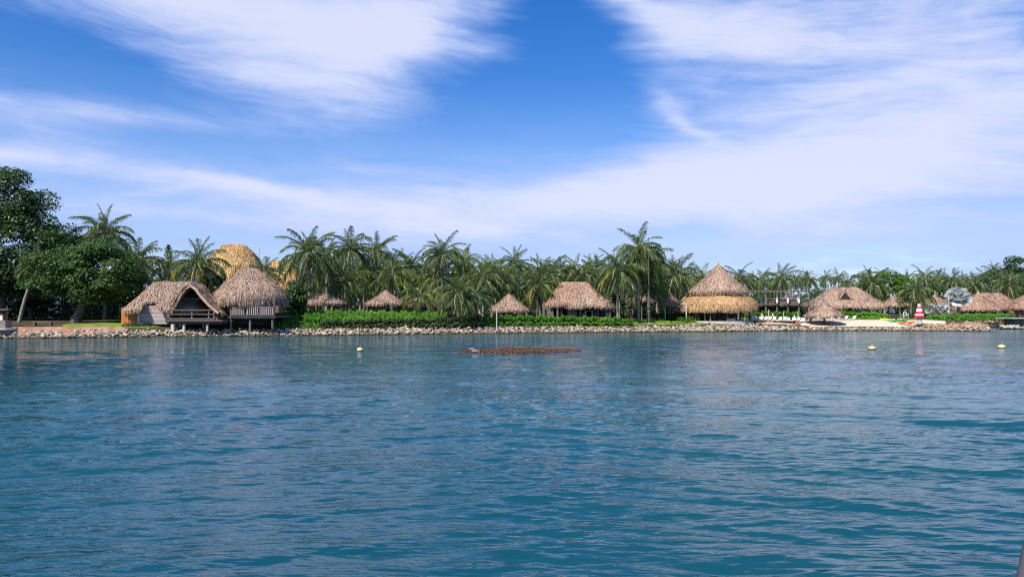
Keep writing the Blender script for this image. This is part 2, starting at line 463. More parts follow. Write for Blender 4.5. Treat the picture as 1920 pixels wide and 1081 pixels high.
# ripples finer than the mesh can carry far out act as roughness
at_ = me.attributes.new('ripple', 'FLOAT', 'POINT'); at_.data.foreach_set('value', (0.03 + 0.09 * np.clip((sp - 0.1) / 1.4, 0, 1)).astype(np.float32).ravel())
tag(link('sea', me), kind='structure')
# calm sheet that carries the sea on behind the boat and out to the sides
mb = MB(); s_ = 3000
mb.v = [(-s_, -s_, -0.25), (s_, -s_, -0.25), (s_, 150, -0.25), (-s_, 150, -0.25)]; mb.f = [(0, 1, 2, 3)]
o = mb.build('open_sea', MATS['water']); tag(o, kind='structure')
# ------------------------------------------------------------------ object materials
grain('thatch', (0.155, 0.098, 0.068), (0.66, 0.48, 0.355), 3.0, 0.9, 0.1, island=0.72, dirt=((0.17, 0.12, 0.10), 0.7, 0.5))
grain('thatch_gold', (0.26, 0.125, 0.055), (0.76, 0.53, 0.28), 3.0, 0.9, 0.1, island=0.72, dirt=((0.35, 0.16, 0.06), 0.6, 0.45))
grain('thatch_yellow', (0.28, 0.145, 0.055), (0.76, 0.53, 0.25), 3.0, 0.9, 0.1, island=0.72, dirt=((0.4, 0.2, 0.07), 0.6, 0.4))
grain('thatch_red', (0.165, 0.09, 0.06), (0.61, 0.41, 0.295), 3.0, 0.9, 0.1, island=0.72, dirt=((0.2, 0.12, 0.1), 0.7, 0.5))
grain('thatch_grey', (0.13, 0.095, 0.08), (0.52, 0.39, 0.32), 3.0, 0.9, 0.1, island=0.72)
grain('wood_grey', (0.11, 0.09, 0.078), (0.235, 0.20, 0.18), 5.0, 0.85, 0.15, (0.5, 6, 6), objr=0.5)
grain('wood_pale', (0.32, 0.27, 0.25), (0.46, 0.40, 0.38), 3.0, 0.85, 0.15, (0.4, 5, 5), objr=0.5)
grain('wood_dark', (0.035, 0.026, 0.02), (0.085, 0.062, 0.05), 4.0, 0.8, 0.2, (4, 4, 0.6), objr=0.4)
grain('wood_brown', (0.14, 0.085, 0.055), (0.24, 0.15, 0.10), 4.0, 0.85, 0.2, (4, 4, 0.6), objr=0.5)
grain('wood_orange', (0.50, 0.16, 0.04), (0.68, 0.27, 0.08), 3.0, 0.7, 0.25, (5, 5, 0.5), objr=0.5)
grain('concrete', (0.42, 0.38, 0.35), (0.58, 0.53, 0.50), 2.5, 0.9, 0.15, dirt=((0.25, 0.2, 0.17), 1.5, 0.6))
grain('concrete_dark', (0.17, 0.14, 0.12), (0.27, 0.23, 0.20), 2.0, 0.9, 0.15, dirt=((0.1, 0.07, 0.06), 1.2, 0.6))
grain('clay_wall', (0.30, 0.16, 0.13), (0.42, 0.25, 0.20), 1.2, 0.9, 0.1)
grain('white_paint', (0.74, 0.73, 0.72), (0.82, 0.81, 0.80), 3.0, 0.5, 0.4, dirt=((0.6, 0.57, 0.52), 2.5, 0.5))
grain('red_paint', (0.55, 0.02, 0.035), (0.66, 0.035, 0.05), 3.0, 0.5, 0.4)
grain('yellow_plastic', (0.80, 0.55, 0.03), (0.86, 0.62, 0.06), 3.0, 0.4, 0.5)
grain('lime_plastic', (0.50, 0.62, 0.03), (0.58, 0.68, 0.05), 3.0, 0.4, 0.5)
grain('green_plastic', (0.03, 0.38, 0.08), (0.05, 0.48, 0.12), 3.0, 0.4, 0.5)
grain('orange_plastic', (0.80, 0.17, 0.02), (0.86, 0.22, 0.03), 3.0, 0.4, 0.5)
grain('buoy_cream', (0.74, 0.58, 0.24), (0.80, 0.68, 0.38), 4.0, 0.5, 0.4)
grain('buoy_black', (0.02, 0.02, 0.018), (0.05, 0.045, 0.035), 8.0, 0.8, 0.2)
grain('grey_metal', (0.38, 0.38, 0.39), (0.48, 0.48, 0.49), 3.0, 0.5, 0.5)
grain('pale_pole', (0.55, 0.52, 0.47), (0.66, 0.63, 0.58), 3.0, 0.7, 0.3, (3, 3, 0.5))
grain('boat_plastic', (0.06, 0.055, 0.07), (0.10, 0.09, 0.11), 3.0, 0.5, 0.4)
grain('brick_red', (0.32, 0.12, 0.07), (0.48, 0.24, 0.15), 3.0, 0.9, 0.1, objr=0.5)
def rockmat(name, c1, c2, src):
    """pale stone, each a little different, dark and wet just above the water"""
    m, N, out = newmat(name); p = principled(N, out, 0.9, 0.2)
    co = N.n('ShaderNodeTexCoord'); g = N.n('ShaderNodeNewGeometry'); oi = N.n('ShaderNodeObjectInfo')
    nz = N.noise(co.outputs['Object'], 2.0, 6, 0.65)
    rnd = g.outputs['Random Per Island'] if src else oi.outputs['Random']
    c = N.mix(N.m('ADD', N.m('MULTIPLY', N.smooth(nz.outputs[0], .3, .7), .45), N.m('MULTIPLY', rnd, .55)), (*c1, 1), (*c2, 1))
    c = N.mix(N.smooth(N.m('FRACT', N.m('MULTIPLY', rnd, 7.3)), 0.55, 1.0, 0, .6), c, (0.30, 0.20, 0.13, 1))
    sp_ = N.n('ShaderNodeSeparateXYZ'); N.t.links.new(g.outputs['Position'], sp_.inputs[0])
    wet = N.smooth(N.m('ADD', sp_.outputs[2], N.m('MULTIPLY', nz.outputs[0], .25)), 0.36, 0.16)
    c = N.mix(wet, c, (0.055, 0.045, 0.03, 1))
    N.t.links.new(c, p.inputs['Base Color']); N.t.links.new(N.m('MULTIPLY_ADD', wet, -.55, .9), p.inputs['Roughness'])
    b = N.n('ShaderNodeBump'); b.inputs['Strength'].default_value = .4; b.inputs['Distance'].default_value = .05
    N.t.links.new(nz.outputs[0], b.inputs['Height']); N.t.links.new(b.outputs[0], p.inputs['Normal'])
rockmat('rock', (0.31, 0.255, 0.19), (0.60, 0.53, 0.42), False)
rockmat('rock_loose', (0.24, 0.19, 0.14), (0.58, 0.51, 0.40), True)
rockmat('rock_red', (0.30, 0.175, 0.115), (0.54, 0.38, 0.27), True)
grain('seaweed', (0.035, 0.018, 0.013), (0.17, 0.085, 0.055), 3.0, 0.7, 0.25, island=0.8)
grain('bark', (0.085, 0.07, 0.058), (0.20, 0.17, 0.145), 3.0, 0.95, 0.1, (2, 2, 5), bump=0.5)
grain('palm_bark', (0.17, 0.145, 0.12), (0.33, 0.29, 0.245), 2.0, 0.95, 0.1, (0.6, 0.6, 6), bump=0.4, objr=0.3)
grain('fibre', (0.10, 0.065, 0.04), (0.22, 0.15, 0.09), 6.0, 0.95, 0.1)
grain('coconut', (0.16, 0.11, 0.03), (0.30, 0.24, 0.06), 5.0, 0.6, 0.3, island=0.5)
m, N, out = newmat('window_glass')
p = principled(N, out, 0.08, 0.6); p.inputs['Base Color'].default_value = (0.03, 0.05, 0.075, 1)
G = lambda *c: c
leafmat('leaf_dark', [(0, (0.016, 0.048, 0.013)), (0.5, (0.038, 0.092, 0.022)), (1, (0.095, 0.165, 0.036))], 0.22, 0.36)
leafmat('leaf_mid', [(0, (0.020, 0.058, 0.012)), (0.5, (0.050, 0.115, 0.020)), (1, (0.11, 0.19, 0.03))], 0.25, 0.45)
leafmat('leaf_bright', [(0, (0.035, 0.10, 0.010)), (0.5, (0.075, 0.18, 0.015)), (1, (0.15, 0.26, 0.025))], 0.3, 0.5)
leafmat('leaf_hedge', [(0, (0.035, 0.12, 0.012)), (0.4, (0.085, 0.24, 0.018)), (0.75, (0.16, 0.34, 0.028)), (1, (0.30, 0.38, 0.055))], 0.35, 0.5, 0.25)
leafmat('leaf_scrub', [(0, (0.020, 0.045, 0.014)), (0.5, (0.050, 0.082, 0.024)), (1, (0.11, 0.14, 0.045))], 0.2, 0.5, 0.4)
leafmat('leaf_pine', [(0, (0.010, 0.024, 0.014)), (1, (0.028, 0.05, 0.026))], 0.1, 0.5)
leafmat('leaf_silver', [(0, (0.40, 0.44, 0.43)), (0.5, (0.58, 0.62, 0.60)), (1, (0.76, 0.78, 0.76))], 0.04, 0.5)
leafmat('frond', [(0, (0.050, 0.098, 0.026)), (0.5, (0.105, 0.170, 0.046)), (0.85, (0.19, 0.245, 0.085)), (1, (0.29, 0.30, 0.14))], 0.38, 0.30)
leafmat('frond_fresh', [(0, (0.07, 0.14, 0.02)), (0.6, (0.13, 0.20, 0.025)), (1, (0.24, 0.27, 0.04))], 0.32, 0.4)
leafmat('frond_yellow', [(0, (0.24, 0.22, 0.04)), (1, (0.42, 0.34, 0.06))], 0.3, 0.45)
leafmat('frond_dry', [(0, (0.16, 0.12, 0.085)), (0.6, (0.30, 0.24, 0.17)), (1, (0.42, 0.35, 0.27))], 0.15, 0.7)
grain('rachis', (0.34, 0.33, 0.20), (0.50, 0.47, 0.32), 2.0, 0.6, 0.3)
grain('rachis_dry', (0.26, 0.20, 0.14), (0.40, 0.33, 0.25), 2.0, 0.7, 0.2)

# ------------------------------------------------------------------ thatch
def thatch_grid(P, name, mat, parent, origin, per_m2=95, slen=0.9, swid=0.055, closed=False, hole=None, thick=0.16, shag=1.0, seed=0, roll=0.5):
    """P[i][j]: world points, i from ridge to eave, j along the roof. Skin with thickness plus overlapping strands of leaf."""
    r = np.random.default_rng(seed); per_m2 *= 1.4
    P = np.asarray(P, dtype=float) - np.asarray(origin, dtype=float)[None, None]
    ni, nj = P.shape[:2]
    jj = nj if closed else nj - 1
    dn = np.zeros_like(P); dn[:-1] = P[1:] - P[:-1]; dn[-1] = dn[-2]
    if closed: al = np.roll(P, -1, 1) - np.roll(P, 1, 1)
    else:
        al = np.zeros_like(P); al[:, 1:-1] = P[:, 2:] - P[:, :-2]; al[:, 0] = P[:, 1] - P[:, 0]; al[:, -1] = P[:, -1] - P[:, -2]
    nm = np.cross(al, dn); ln = np.linalg.norm(nm, axis=-1, keepdims=True); nm = nm / np.maximum(ln, 1e-6)
    bad = ln[..., 0] < 1e-5; nm[bad] = (0, 0, 1)
    sgn = np.sign(nm[..., 2].mean()) or 1; nm *= sgn
    cells = []
    Vs = [P.reshape(-1, 3), (P - nm * thick - np.array([0, 0, 0.02])).reshape(-1, 3)]
    off = ni * nj; Q = []
    area = []
    for i in range(ni - 1):
        for j in range(jj):
            a, b, c, d = i*nj+j, i*nj+(j+1) % nj, (i+1)*nj+(j+1) % nj, (i+1)*nj+j
            ctr = (P[i, j] + P[i, (j+1) % nj] + P[i+1, j] + P[i+1, (j+1) % nj]) / 4
            if hole is not None and hole(ctr + np.asarray(origin)): continue
            Q.append((a, b, c, d)); Q.append((off+a, off+d, off+c, off+b))
            if i == ni - 2: Q.append((d, c, off + c, off + d))
            if not closed and j == 0: Q.append((a, d, off + d, off + a))
            if not closed and j == jj - 1: Q.append((b, off + b, off + c, c))
            e1 = P[i+1, j] - P[i, j]; e2 = P[i, (j+1) % nj] - P[i, j]; e3 = P[i+1, (j+1) % nj] - P[i+1, j]
            area.append(np.linalg.norm(np.cross(e1, (e2 + e3) / 2))); cells.append((i, j))
    area = np.array(area); cells = np.array(cells)
    # strands over the slope
    n = int(area.sum() * per_m2)
    ci = r.choice(len(cells), n, p=area / area.sum()); I, J = cells[ci].T
    # and a thick fringe along the eave
    eave = np.linalg.norm(al[-1], axis=-1).sum() / 2
    ne = int(eave * per_m2 * 0.55)
    ec = np.where(cells[:, 0] == ni - 2)[0]
    if len(ec):
        e = r.choice(ec, ne); I = np.concatenate([I, cells[e][:, 0]]); J = np.concatenate([J, cells[e][:, 1]])
    N_ = len(I); u = r.random(N_); v = r.random(N_)
    if len(ec): u[n:] = 0.55 + 0.45 * r.random(ne)
    J2 = (J + 1) % nj
    def bil(A): return (A[I, J]*((1-u)*(1-v))[:, None] + A[I, J2]*((1-u)*v)[:, None] + A[I+1, J]*(u*(1-v))[:, None] + A[I+1, J2]*(u*v)[:, None])
    p0 = bil(P); nn = bil(nm); nn /= np.maximum(np.linalg.norm(nn, axis=1, keepdims=True), 1e-6)
    dd = bil(dn); dd /= np.maximum(np.linalg.norm(dd, axis=1, keepdims=True), 1e-6)
    ss = np.cross(nn, dd)
    jit = r.normal(0, 0.17 * shag, N_)[:, None]
    t = dd + ss * jit; t /= np.linalg.norm(t, axis=1, keepdims=True); s = np.cross(nn, t)
    L = (slen * r.uniform(0.5, 1.25, N_))[:, None]; Wd = (swid * r.uniform(0.6, 1.4, N_))[:, None]
    lift = np.abs(r.normal(0.05, 0.05 * shag, N_))[:, None]
    L[n:] *= 0.75
    g = np.zeros((N_, 3)); g[:, 2] = -1
    tw = r.normal(0, 0.35 * shag, N_)[:, None]
    a0 = p0 - t * L * 0.35 + nn * 0.005
    a1 = p0 + t * L * 0.25 + nn * (lift + 0.02)
    a2 = p0 + t * L * 0.62 + nn * lift * 1.1 + g * L * 0.10
    over = np.zeros((N_, 1)); over[n:] = 1
    a1 += over * g * 0.03; a2 += over * (g * L * roll - t * L * roll * 0.35)
    sw = s + nn * tw; sw /= np.linalg.norm(sw, axis=1, keepdims=True)
    verts = np.stack([a0 - s*Wd*0.35, a0 + s*Wd*0.35, a1 + sw*Wd*0.5, a1 - sw*Wd*0.5, a2 + sw*Wd*0.22, a2 - sw*Wd*0.22], 1).reshape(-1, 3)
    b0 = 2 * off + 6 * np.arange(N_)
    SQ = np.concatenate([np.stack([b0, b0+1, b0+2, b0+3], 1), np.stack([b0+3, b0+2, b0+4, b0+5], 1)])
    Vall = np.concatenate(Vs + [verts]); Qall = np.concatenate([np.array(Q), SQ])
    return link(name, np_mesh(name, Vall, Qall, MATS[mat]), parent)

def loop_roof(parent, origin, c, a, b, zr, profile, mat, ridge=0.0, sq=2.0, nj=44, rot=0.0, name='roof', **kw):
    """round, oval or hipped roof; profile: (fraction from ridge to eave, height); sq 2 = round plan, larger = squarer"""
    rows = []
    for h, z in profile:
        row = []
        for j in range(nj):
            w = 2 * math.pi * j / nj
            cx, sy = math.cos(w), math.sin(w)
            ex = a * math.copysign(abs(cx) ** (2 / sq), cx); ey = b * math.copysign(abs(sy) ** (2 / sq), sy)
            rx = max(-ridge, min(ridge, ex)); ry = 0.0
            x = rx + (ex - rx) * h; y = ry + (ey - ry) * h
            wb = 0.04 * math.sin(5 * w + a) + 0.03 * math.sin(11 * w + 2 * b)
            zz = z + wb * h
            x, y = x * math.cos(rot) - y * math.sin(rot), x * math.sin(rot) + y * math.cos(rot)
            row.append((c[0] + x, c[1] + y, zz))
        rows.append(row)
    # finer rows
    P = np.array(rows); out = [P[0]]
    for i in range(len(P) - 1):
        for k in range(1, 4): out.append(P[i] + (P[i+1] - P[i]) * k / 3)
    return thatch_grid(np.array(out), name, mat, parent, origin, closed=True, **kw)

# ------------------------------------------------------------------ leaves and trees
def leaf_cloud(C, Nrm, size, r, aspect=0.55, fold=True):
    """diamond leaves at centres C, roughly facing Nrm"""
    n = len(C)
    nm = Nrm + r.normal(0, 0.55, (n, 3)); nm /= np.linalg.norm(nm, axis=1, keepdims=True)
    t = np.cross(nm, r.normal(0, 1, (n, 3))); t /= np.maximum(np.linalg.norm(t, axis=1, keepdims=True), 1e-6)
    s = np.cross(nm, t)
    L = (size * r.uniform(0.6, 1.35, n))[:, None]
    V = np.stack([C - t*L*0.5, C + s*L*aspect*0.5 - nm*L*0.1, C + t*L*0.5, C - s*L*aspect*0.5 - nm*L*0.1], 1).reshape(-1, 3)
    Q = (4 * np.arange(n))[:, None] + np.arange(4)[None]
    return V, Q
def sphere_pts(n, r):
    d = r.normal(0, 1, (n, 3)); return d / np.linalg.norm(d, axis=1, keepdims=True)
def crown_mesh(name, c, rad, n_lobe, n_leaf, size, mat, seed, lobe=0.3, low=-0.75, parent=None):
    """crown made of many leaf-covered lobes packed in an uneven ellipsoid"""
    r = np.random.default_rng(seed)
    rad = np.array(rad, float)
    d = sphere_pts(n_lobe * 3, r); d = d[d[:, 2] > low][:n_lobe]
    k = r.uniform(0.55, 0.98, len(d)) ** 0.6
    lumps = 1 + 0.16 * np.sin(3.1 * d[:, 0] + seed) + 0.14 * np.sin(4.3 * d[:, 2] - seed * 1.7) + 0.1 * np.sin(5.7 * d[:, 1] + seed * 2.3)
    lc = d * rad * (k * lumps)[:, None] * (1 - lobe * 0.6)
    lr = rad.mean() * lobe * r.uniform(0.6, 1.25, len(d))
    per = max(8, n_leaf // len(d))
    Cs, Ns = [], []
    for i in range(len(d)):
        m_ = int(per * (lr[i] / (rad.mean() * lobe)) ** 2) + 4
        e = sphere_pts(m_, r); e[:, 2] = np.where(e[:, 2] < -0.35, -e[:, 2], e[:, 2])
        rr = lr[i] * r.uniform(0.55, 1.08, m_) ** 0.7
        Cs.append(lc[i] + e * rr[:, None] * np.array([1.1, 1.1, 0.8])); Ns.append(e + np.array([0, 0, 0.5]))
    C = np.concatenate(Cs) + np.array(c); Nn = np.concatenate(Ns)
    V, Q = leaf_cloud(C, Nn, size, r)
    return link(name, np_mesh(name, V, Q, MATS[mat]), parent)
def tree(name, label, cat, base, height, rad, mat, seed, n_lobe=60, n_leaf=9000, leaf=0.3, lobe=0.3, cz=None, trunk=0.28, lean=0.0, group=None, limbs=6, low=-0.75, off=(0, 0)):
    r = random.Random(seed)
    t = thing(name, label, cat, base, group)
    cz = height - rad[2] if cz is None else cz
    top = Vector((lean + off[0], off[1], cz - rad[2] * 0.25))
    mb = MB()
    mid = top * 0.5 + Vector((r.uniform(-.2, .2), r.uniform(-.2, .2), 0))
    mb.tube([(0, 0, -0.3), tuple(Vector((0, 0, 0.2))), tuple(mid), tuple(top)], [trunk * 1.6, trunk * 1.15, trunk * 0.85, trunk * 0.6], 8)
    mb.build('trunk', MATS['bark'], t, smooth=True)
    for k in range(limbs):
        w = 2 * math.pi * k / limbs + r.uniform(-.4, .4)
        s0 = mid.lerp(top, r.uniform(0.1, 0.9))
        e = Vector((off[0] + math.cos(w) * rad[0] * 0.75, off[1] + math.sin(w) * rad[1] * 0.75, cz + rad[2] * r.uniform(-0.2, 0.5)))
        m_ = s0.lerp(e, 0.5) + Vector((0, 0, rad[2] * 0.1))
        MB().tube([s0, m_, e], [trunk * 0.5, trunk * 0.35, trunk * 0.12], 6).build('limb', MATS['bark'], t, smooth=True)
    crown_mesh('crown', (off[0] + lean * 0.5, off[1], cz), rad, n_lobe, n_leaf, leaf, mat, seed, lobe, low, t)
    return t
def shrub_mass(name, pts, mat, leaf, per, seed, label=None, cat=None, kind=None, group=None):
    """leafy mound(s): pts = list of (centre, radii); one continuous mass of foliage"""
    r = np.random.default_rng(seed); Cs = []; Ns = []
    o0 = np.array(pts[0][0])
    for c, rd in pts:
        n = int(per * (rd[0] * rd[1] + rd[0] * rd[2] + rd[1] * rd[2]) * 2)
        e = sphere_pts(n, r); e[:, 2] = np.abs(e[:, 2]) * 1.0 - 0.25 * r.random(n)
        k = r.uniform(0.72, 1.06, n)[:, None] * (1 + 0.16 * np.sin(7 * e[:, :1] + seed) * np.sin(6 * e[:, 1:2]))
        Cs.append(np.array(c) + e * np.array(rd) * k); Ns.append(e + np.array([0, 0, 0.6]))
    C = np.concatenate(Cs) - o0; V, Q = leaf_cloud(C, np.concatenate(Ns), leaf, r)
    o = link(name, np_mesh(name, V, Q, MATS[mat]), None, tuple(o0))
    return tag(o, label, cat, group, kind)

# ------------------------------------------------------------------ palms
def frond_mesh(name, e0, droop, L, seed, mats, k=46, hang=0.5, ll=1.0, wid=0.070, side_twist=0.0):
    r = np.random.default_rng(seed)
    ns = 14; s = np.linspace(0, 1, ns)
    ang = np.radians(e0 - droop * s ** 1.35)
    dx = np.cos(ang); dz = np.sin(ang); step = L / (ns - 1)
    px = np.concatenate([[0], np.cumsum((dx[:-1] + dx[1:]) / 2 * step)]); pz = np.concatenate([[0], np.cumsum((dz[:-1] + dz[1:]) / 2 * step)])
    py = side_twist * L * s ** 2
    V = []; Q = []; M = []
    # rachis: a three-sided tapering stem
    for i in range(ns):
        w = 0.062 * (1 - 0.8 * s[i]) + 0.010
        V += [(px[i], py[i] - w, pz[i]), (px[i], py[i] + w, pz[i]), (px[i] + w * math.sin(ang[i]), py[i], pz[i] - w * 1.2 * math.cos(ang[i]))]
    for i in range(ns - 1):
        for a in range(3):
            b = (a + 1) % 3; Q.append((3*i+a, 3*i+b, 3*i+3+b, 3*i+3+a)); M.append(1)
    for q in range(k):
        sk = 0.14 + 0.86 * (q + r.uniform(-.3, .3)) / k; sk = min(max(sk, 0.1), 1)
        x = np.interp(sk, s, px); z = np.interp(sk, s, pz); y = np.interp(sk, s, py); A = math.radians(e0 - droop * sk ** 1.35)
        T = Vector((math.cos(A), 0, math.sin(A))); U = Vector((-math.sin(A), 0, math.cos(A)))
        l = ll * (math.sin(math.pi * (0.12 + 0.80 * sk)) ** 0.7) * r.uniform(0.85, 1.12)
        for sd in (-1, 1):
            if r.random() < 0.04: continue
            sw = math.radians(38 + 22 * sk + r.normal(0, 6))
            d = (Vector((0, sd * math.cos(sw), 0)) + T * math.sin(sw) + U * 0.22).normalized()
            h = hang * r.uniform(0.7, 1.35)
            p0 = Vector((x, y, z)); p1 = p0 + d * l * 0.5 + Vector((0, 0, -h * l * 0.14)); p2 = p0 + d * l * (1 - 0.25 * h) + Vector((0, 0, -h * l * 0.75))
            wv = (T * 0.75 + U * 0.55 * (1 if r.random() < .5 else -1)).normalized() * wid
            i0 = len(V)
            V += [tuple(p0 - wv * 0.35), tuple(p0 + wv * 0.35), tuple(p1 + wv * 0.5), tuple(p1 - wv * 0.5), tuple(p2 + wv * 0.12), tuple(p2 - wv * 0.12)]
            Q += [(i0, i0+1, i0+2, i0+3), (i0+3, i0+2, i0+4, i0+5)]; M += [0, 0]
    return np_mesh(name, np.array(V), np.array(Q), [MATS[a] for a in mats], M)
FR = {}   # frond meshes by colour, each a list sorted from upright to hanging
EL = [(85, 28), (70, 50), (55, 70), (39, 84), (21, 90), (3, 80), (-20, 62), (-42, 44)]
for col, mm in (('green', ('frond', 'rachis')), ('fresh', ('frond_fresh', 'rachis'))):
    FR[col] = [[frond_mesh('frond_' + col, e, dr + 6 * v, 3.9 - 0.25 * v, 100 + 7 * i + v, mm, hang=0.6 + 0.35 * v, side_twist=0.10 * (v * 2 - 1)) for v in range(2)] for i, (e, dr) in enumerate(EL)]
FR['dry'] = [[frond_mesh('frond_dry', -38 - 22 * v, 40, 3.3, 300 + v, ('frond_dry', 'rachis_dry'), 26, hang=1.1, ll=0.6) for v in range(2)]]
FR['yellow'] = [[frond_mesh('frond_yellow', 10 - 20 * v, 85, 3.6, 320 + v, ('frond_yellow', 'rachis'), 32, hang=0.6) for v in range(2)]]
nut_mb = MB()
for k in range(9):
    w = k * 2.4; nut_mb.lathe([(0.0, -.15), (.10, -.11), (.13, 0), (.10, .11), (0.0, .15)], 6, (0.26 * math.cos(w), 0.26 * math.sin(w), -0.25 - 0.09 * (k % 3)))
NUTS = nut_mb.mesh('coconuts', MATS['coconut'], True)
heart_mb = MB().lathe([(0.10, -0.6), (0.17, -0.25), (0.24, -0.05), (0.17, 0.25), (0.05, 0.7)], 8)
HEART = heart_mb.mesh('crown_heart', MATS['fibre'], True)

def palm_trunk(base_off, top, r0, r1, seed, bow=0.0):
    r = random.Random(seed); mb = MB(); pts = []; rad = []
    n = 12
    for i in range(n + 1):
        t = i / n
        p = Vector(base_off).lerp(Vector(top), t)
        p.x += bow * math.sin(math.pi * t) + (base_off[0] - top[0]) * 0.12 * math.sin(math.pi * t)
        pts.append(p); rad.append(r1 + (r0 - r1) * (1 - t) ** 0.8 + (0.12 if i == 0 else 0.0) + (0.012 if i % 2 else -0.008))
    return mb.tube(pts, rad, 8)
def palm(label, px, py, D, L=1.0, n=26, base_px=None, col='green', seed=0, dry=3, yellow=0, wind=0.0, group=None, bow=0.0, nuts=True, spread=(82, -42), name='coconut_palm', squash=1.0, bias=0.85):
    """crown centre seen at px,py; L = size of the fronds; spread = elevations of the youngest and oldest frond"""
    r = random.Random(seed * 13 + 5)
    bx = px if base_px is None else base_px
    base = gp(bx, D); c = at(px, py, D) - base
    t = thing(name, label, 'palm tree', base, group)
    palm_trunk((0, 0, -0.3), tuple(c), 0.20, 0.115, seed, bow).build('trunk', MATS['palm_bark'], t, smooth=True)
    link('crown_heart', HEART, t, tuple(c))
    if nuts: link('coconuts', NUTS, t, tuple(c))
    spin = r.uniform(0, 6.28)
    n = int(n * 1.3)
    for k in range(n):
        u = (k + 0.5) / n
        e = spread[0] + (spread[1] - spread[0]) * (u ** bias) + r.uniform(-8, 8)
        i = min(range(len(EL)), key=lambda q: abs(EL[q][0] - e))
        bank = FR[col][i] if not (col == 'green' and r.random() < 0.05) else FR['fresh'][i]
        if yellow and i in (4, 5, 6) and r.random() < yellow: bank = FR['yellow'][0:1][0]
        o = link('frond', bank[r.randrange(2)], t, tuple(c + Vector((0, 0, r.uniform(-.08, .12)))))
        a = spin + k * 2.39996 + r.uniform(-.2, .2)
        if wind: a = a - wind * math.sin(a) * 0.9
        o.rotation_euler = (r.uniform(-.18, .18), r.uniform(-.08, .08), a)
        s = L * 1.04 * r.uniform(0.84, 1.1) * (0.85 if i == 0 else 1)
        o.scale = (s, s * r.uniform(0.9, 1.1), s * squash)
    for k in range(dry + 2):
        o = link('dry_frond', FR['dry'][0][r.randrange(2)], t, tuple(c + Vector((0, 0, -0.15))))
        o.rotation_euler = (0, r.uniform(-.1, .15), r.uniform(0, 6.28)); s = L * r.uniform(0.7, 0.95); o.scale = (s, s, s)
    return t
# distant palms: one crown mesh each, of a few shared kinds
def far_crown(seed):
    r = random.Random(seed); Vs = []; Qs = []; Ms = []; off = 0
    for k in range(28):
        u = (k + .5) / 28; e = 78 - 118 * u ** 0.85 + r.uniform(-8, 8); i = min(range(len(EL)), key=lambda q: abs(EL[q][0] - e))
        me = FR['green'][i][k % 2]
        co = np.empty(len(me.vertices) * 3, np.float32); me.vertices.foreach_get('co', co); co = co.reshape(-1, 3)
        li = np.empty(len(me.loops), np.int32); me.loops.foreach_get('vertex_index', li); mi = np.empty(len(me.polygons), np.int32); me.polygons.foreach_get('material_index', mi)
        M3 = np.array((Matrix.Rotation(k * 2.4 + r.uniform(-.2, .2), 3, 'Z') @ Matrix.Rotation(r.uniform(-.15, .15), 3, 'X')))
        Vs.append(co @ M3.T * r.uniform(.85, 1.1)); Qs.append(li.reshape(-1, 4) + off); Ms.append(mi); off += len(co)
    return np_mesh('crown', np.concatenate(Vs), np.concatenate(Qs), [MATS['frond'], MATS['rachis']], np.concatenate(Ms))
FARC = [far_crown(900 + k) for k in range(4)]
def far_palm(label, px, py, D, L, seed, group):
    r = random.Random(seed); base = gp(px + r.uniform(-4, 4), D); c = at(px, py, D) - base
    t = thing('coconut_palm', label, 'palm tree', base, group)
    palm_trunk((0, 0, -0.3), tuple(c), 0.19, 0.11, seed, r.uniform(-.4, .4)).build('trunk', MATS['palm_bark'], t, smooth=True)
    o = link('crown', FARC[seed % 4], t, tuple(c)); o.rotation_euler = (r.uniform(-.12, .12), r.uniform(-.12, .12), r.uniform(0, 6.28)); o.scale = (L, L, L)
    return t
def ordinal(k): return ['first', 'second', 'third', 'fourth', 'fifth', 'sixth', 'seventh', 'eighth', 'ninth', 'tenth', 'eleventh', 'twelfth', 'thirteenth', 'fourteenth'][k]
# ------------------------------------------------------------------ rock revetment
def proj(P):
    d = (P[0], P[1], P[2] - CAMZ)
    dep = d[1] * math.cos(TH) + d[2] * math.sin(TH); up = -d[1] * math.sin(TH) + d[2] * math.cos(TH)
    return 960 + F * d[0] / dep, 540.5 - F * up / dep
def stone_verts(seed):
    r = np.random.default_rng(seed); bm = bmesh.new()
    for p in sphere_pts(15, r) * r.uniform(0.8, 1.05, (15, 1)): bm.verts.new(p * np.array([0.62, 0.5, 0.38]))
    bmesh.ops.convex_hull(bm, input=bm.verts)
    for v in [v for v in bm.verts if not v.link_faces]: bm.verts.remove(v)
    bmesh.ops.triangulate(bm, faces=bm.faces)
    bm.verts.index_update()
    V = np.array([v.co[:] for v in bm.verts]); T = np.array([[v.index for v in f.verts] for f in bm.faces]); bm.free()
    return V, T
STV = [stone_verts(40 + k) for k in range(14)]
STM = [np_mesh('stone', v, t, MATS['rock']) for v, t in STV]
rr = random.Random(3)
stones = []   # place, size, shape, turn, reddish
def add_stones(x0, x1, d0, d1, dens, smin, smax, red=False):
    n = int((x1 - x0) * (d1 - d0) * dens)
    for k in range(n):
        x = rr.uniform(x0, x1); d = rr.uniform(d0, d1); y = float(shore(x)) + d
        s = rr.uniform(smin, smax) * (1.5 if rr.random() < 0.10 else 1) * (.7 if rr.random() < .3 else 1)
        z = float(gz(x, y)) + rr.uniform(-0.06, 0.16) + (0.05 if d < 1 else 0)
        stones.append(((x, y, max(z, -0.08)), s, rr.randrange(14), (rr.uniform(-.5, .5), rr.uniform(-.5, .5), rr.uniform(0, 6.28)), red))
add_stones(-47.5, 37, -0.3, 1.9, 18, 0.18, 0.40)
add_stones(37, 60.4, -0.3, 1.9, 16, 0.20, 0.38)
add_stones(22, 33, 0.6, 3.2, 5.0, 0.2, 0.42)
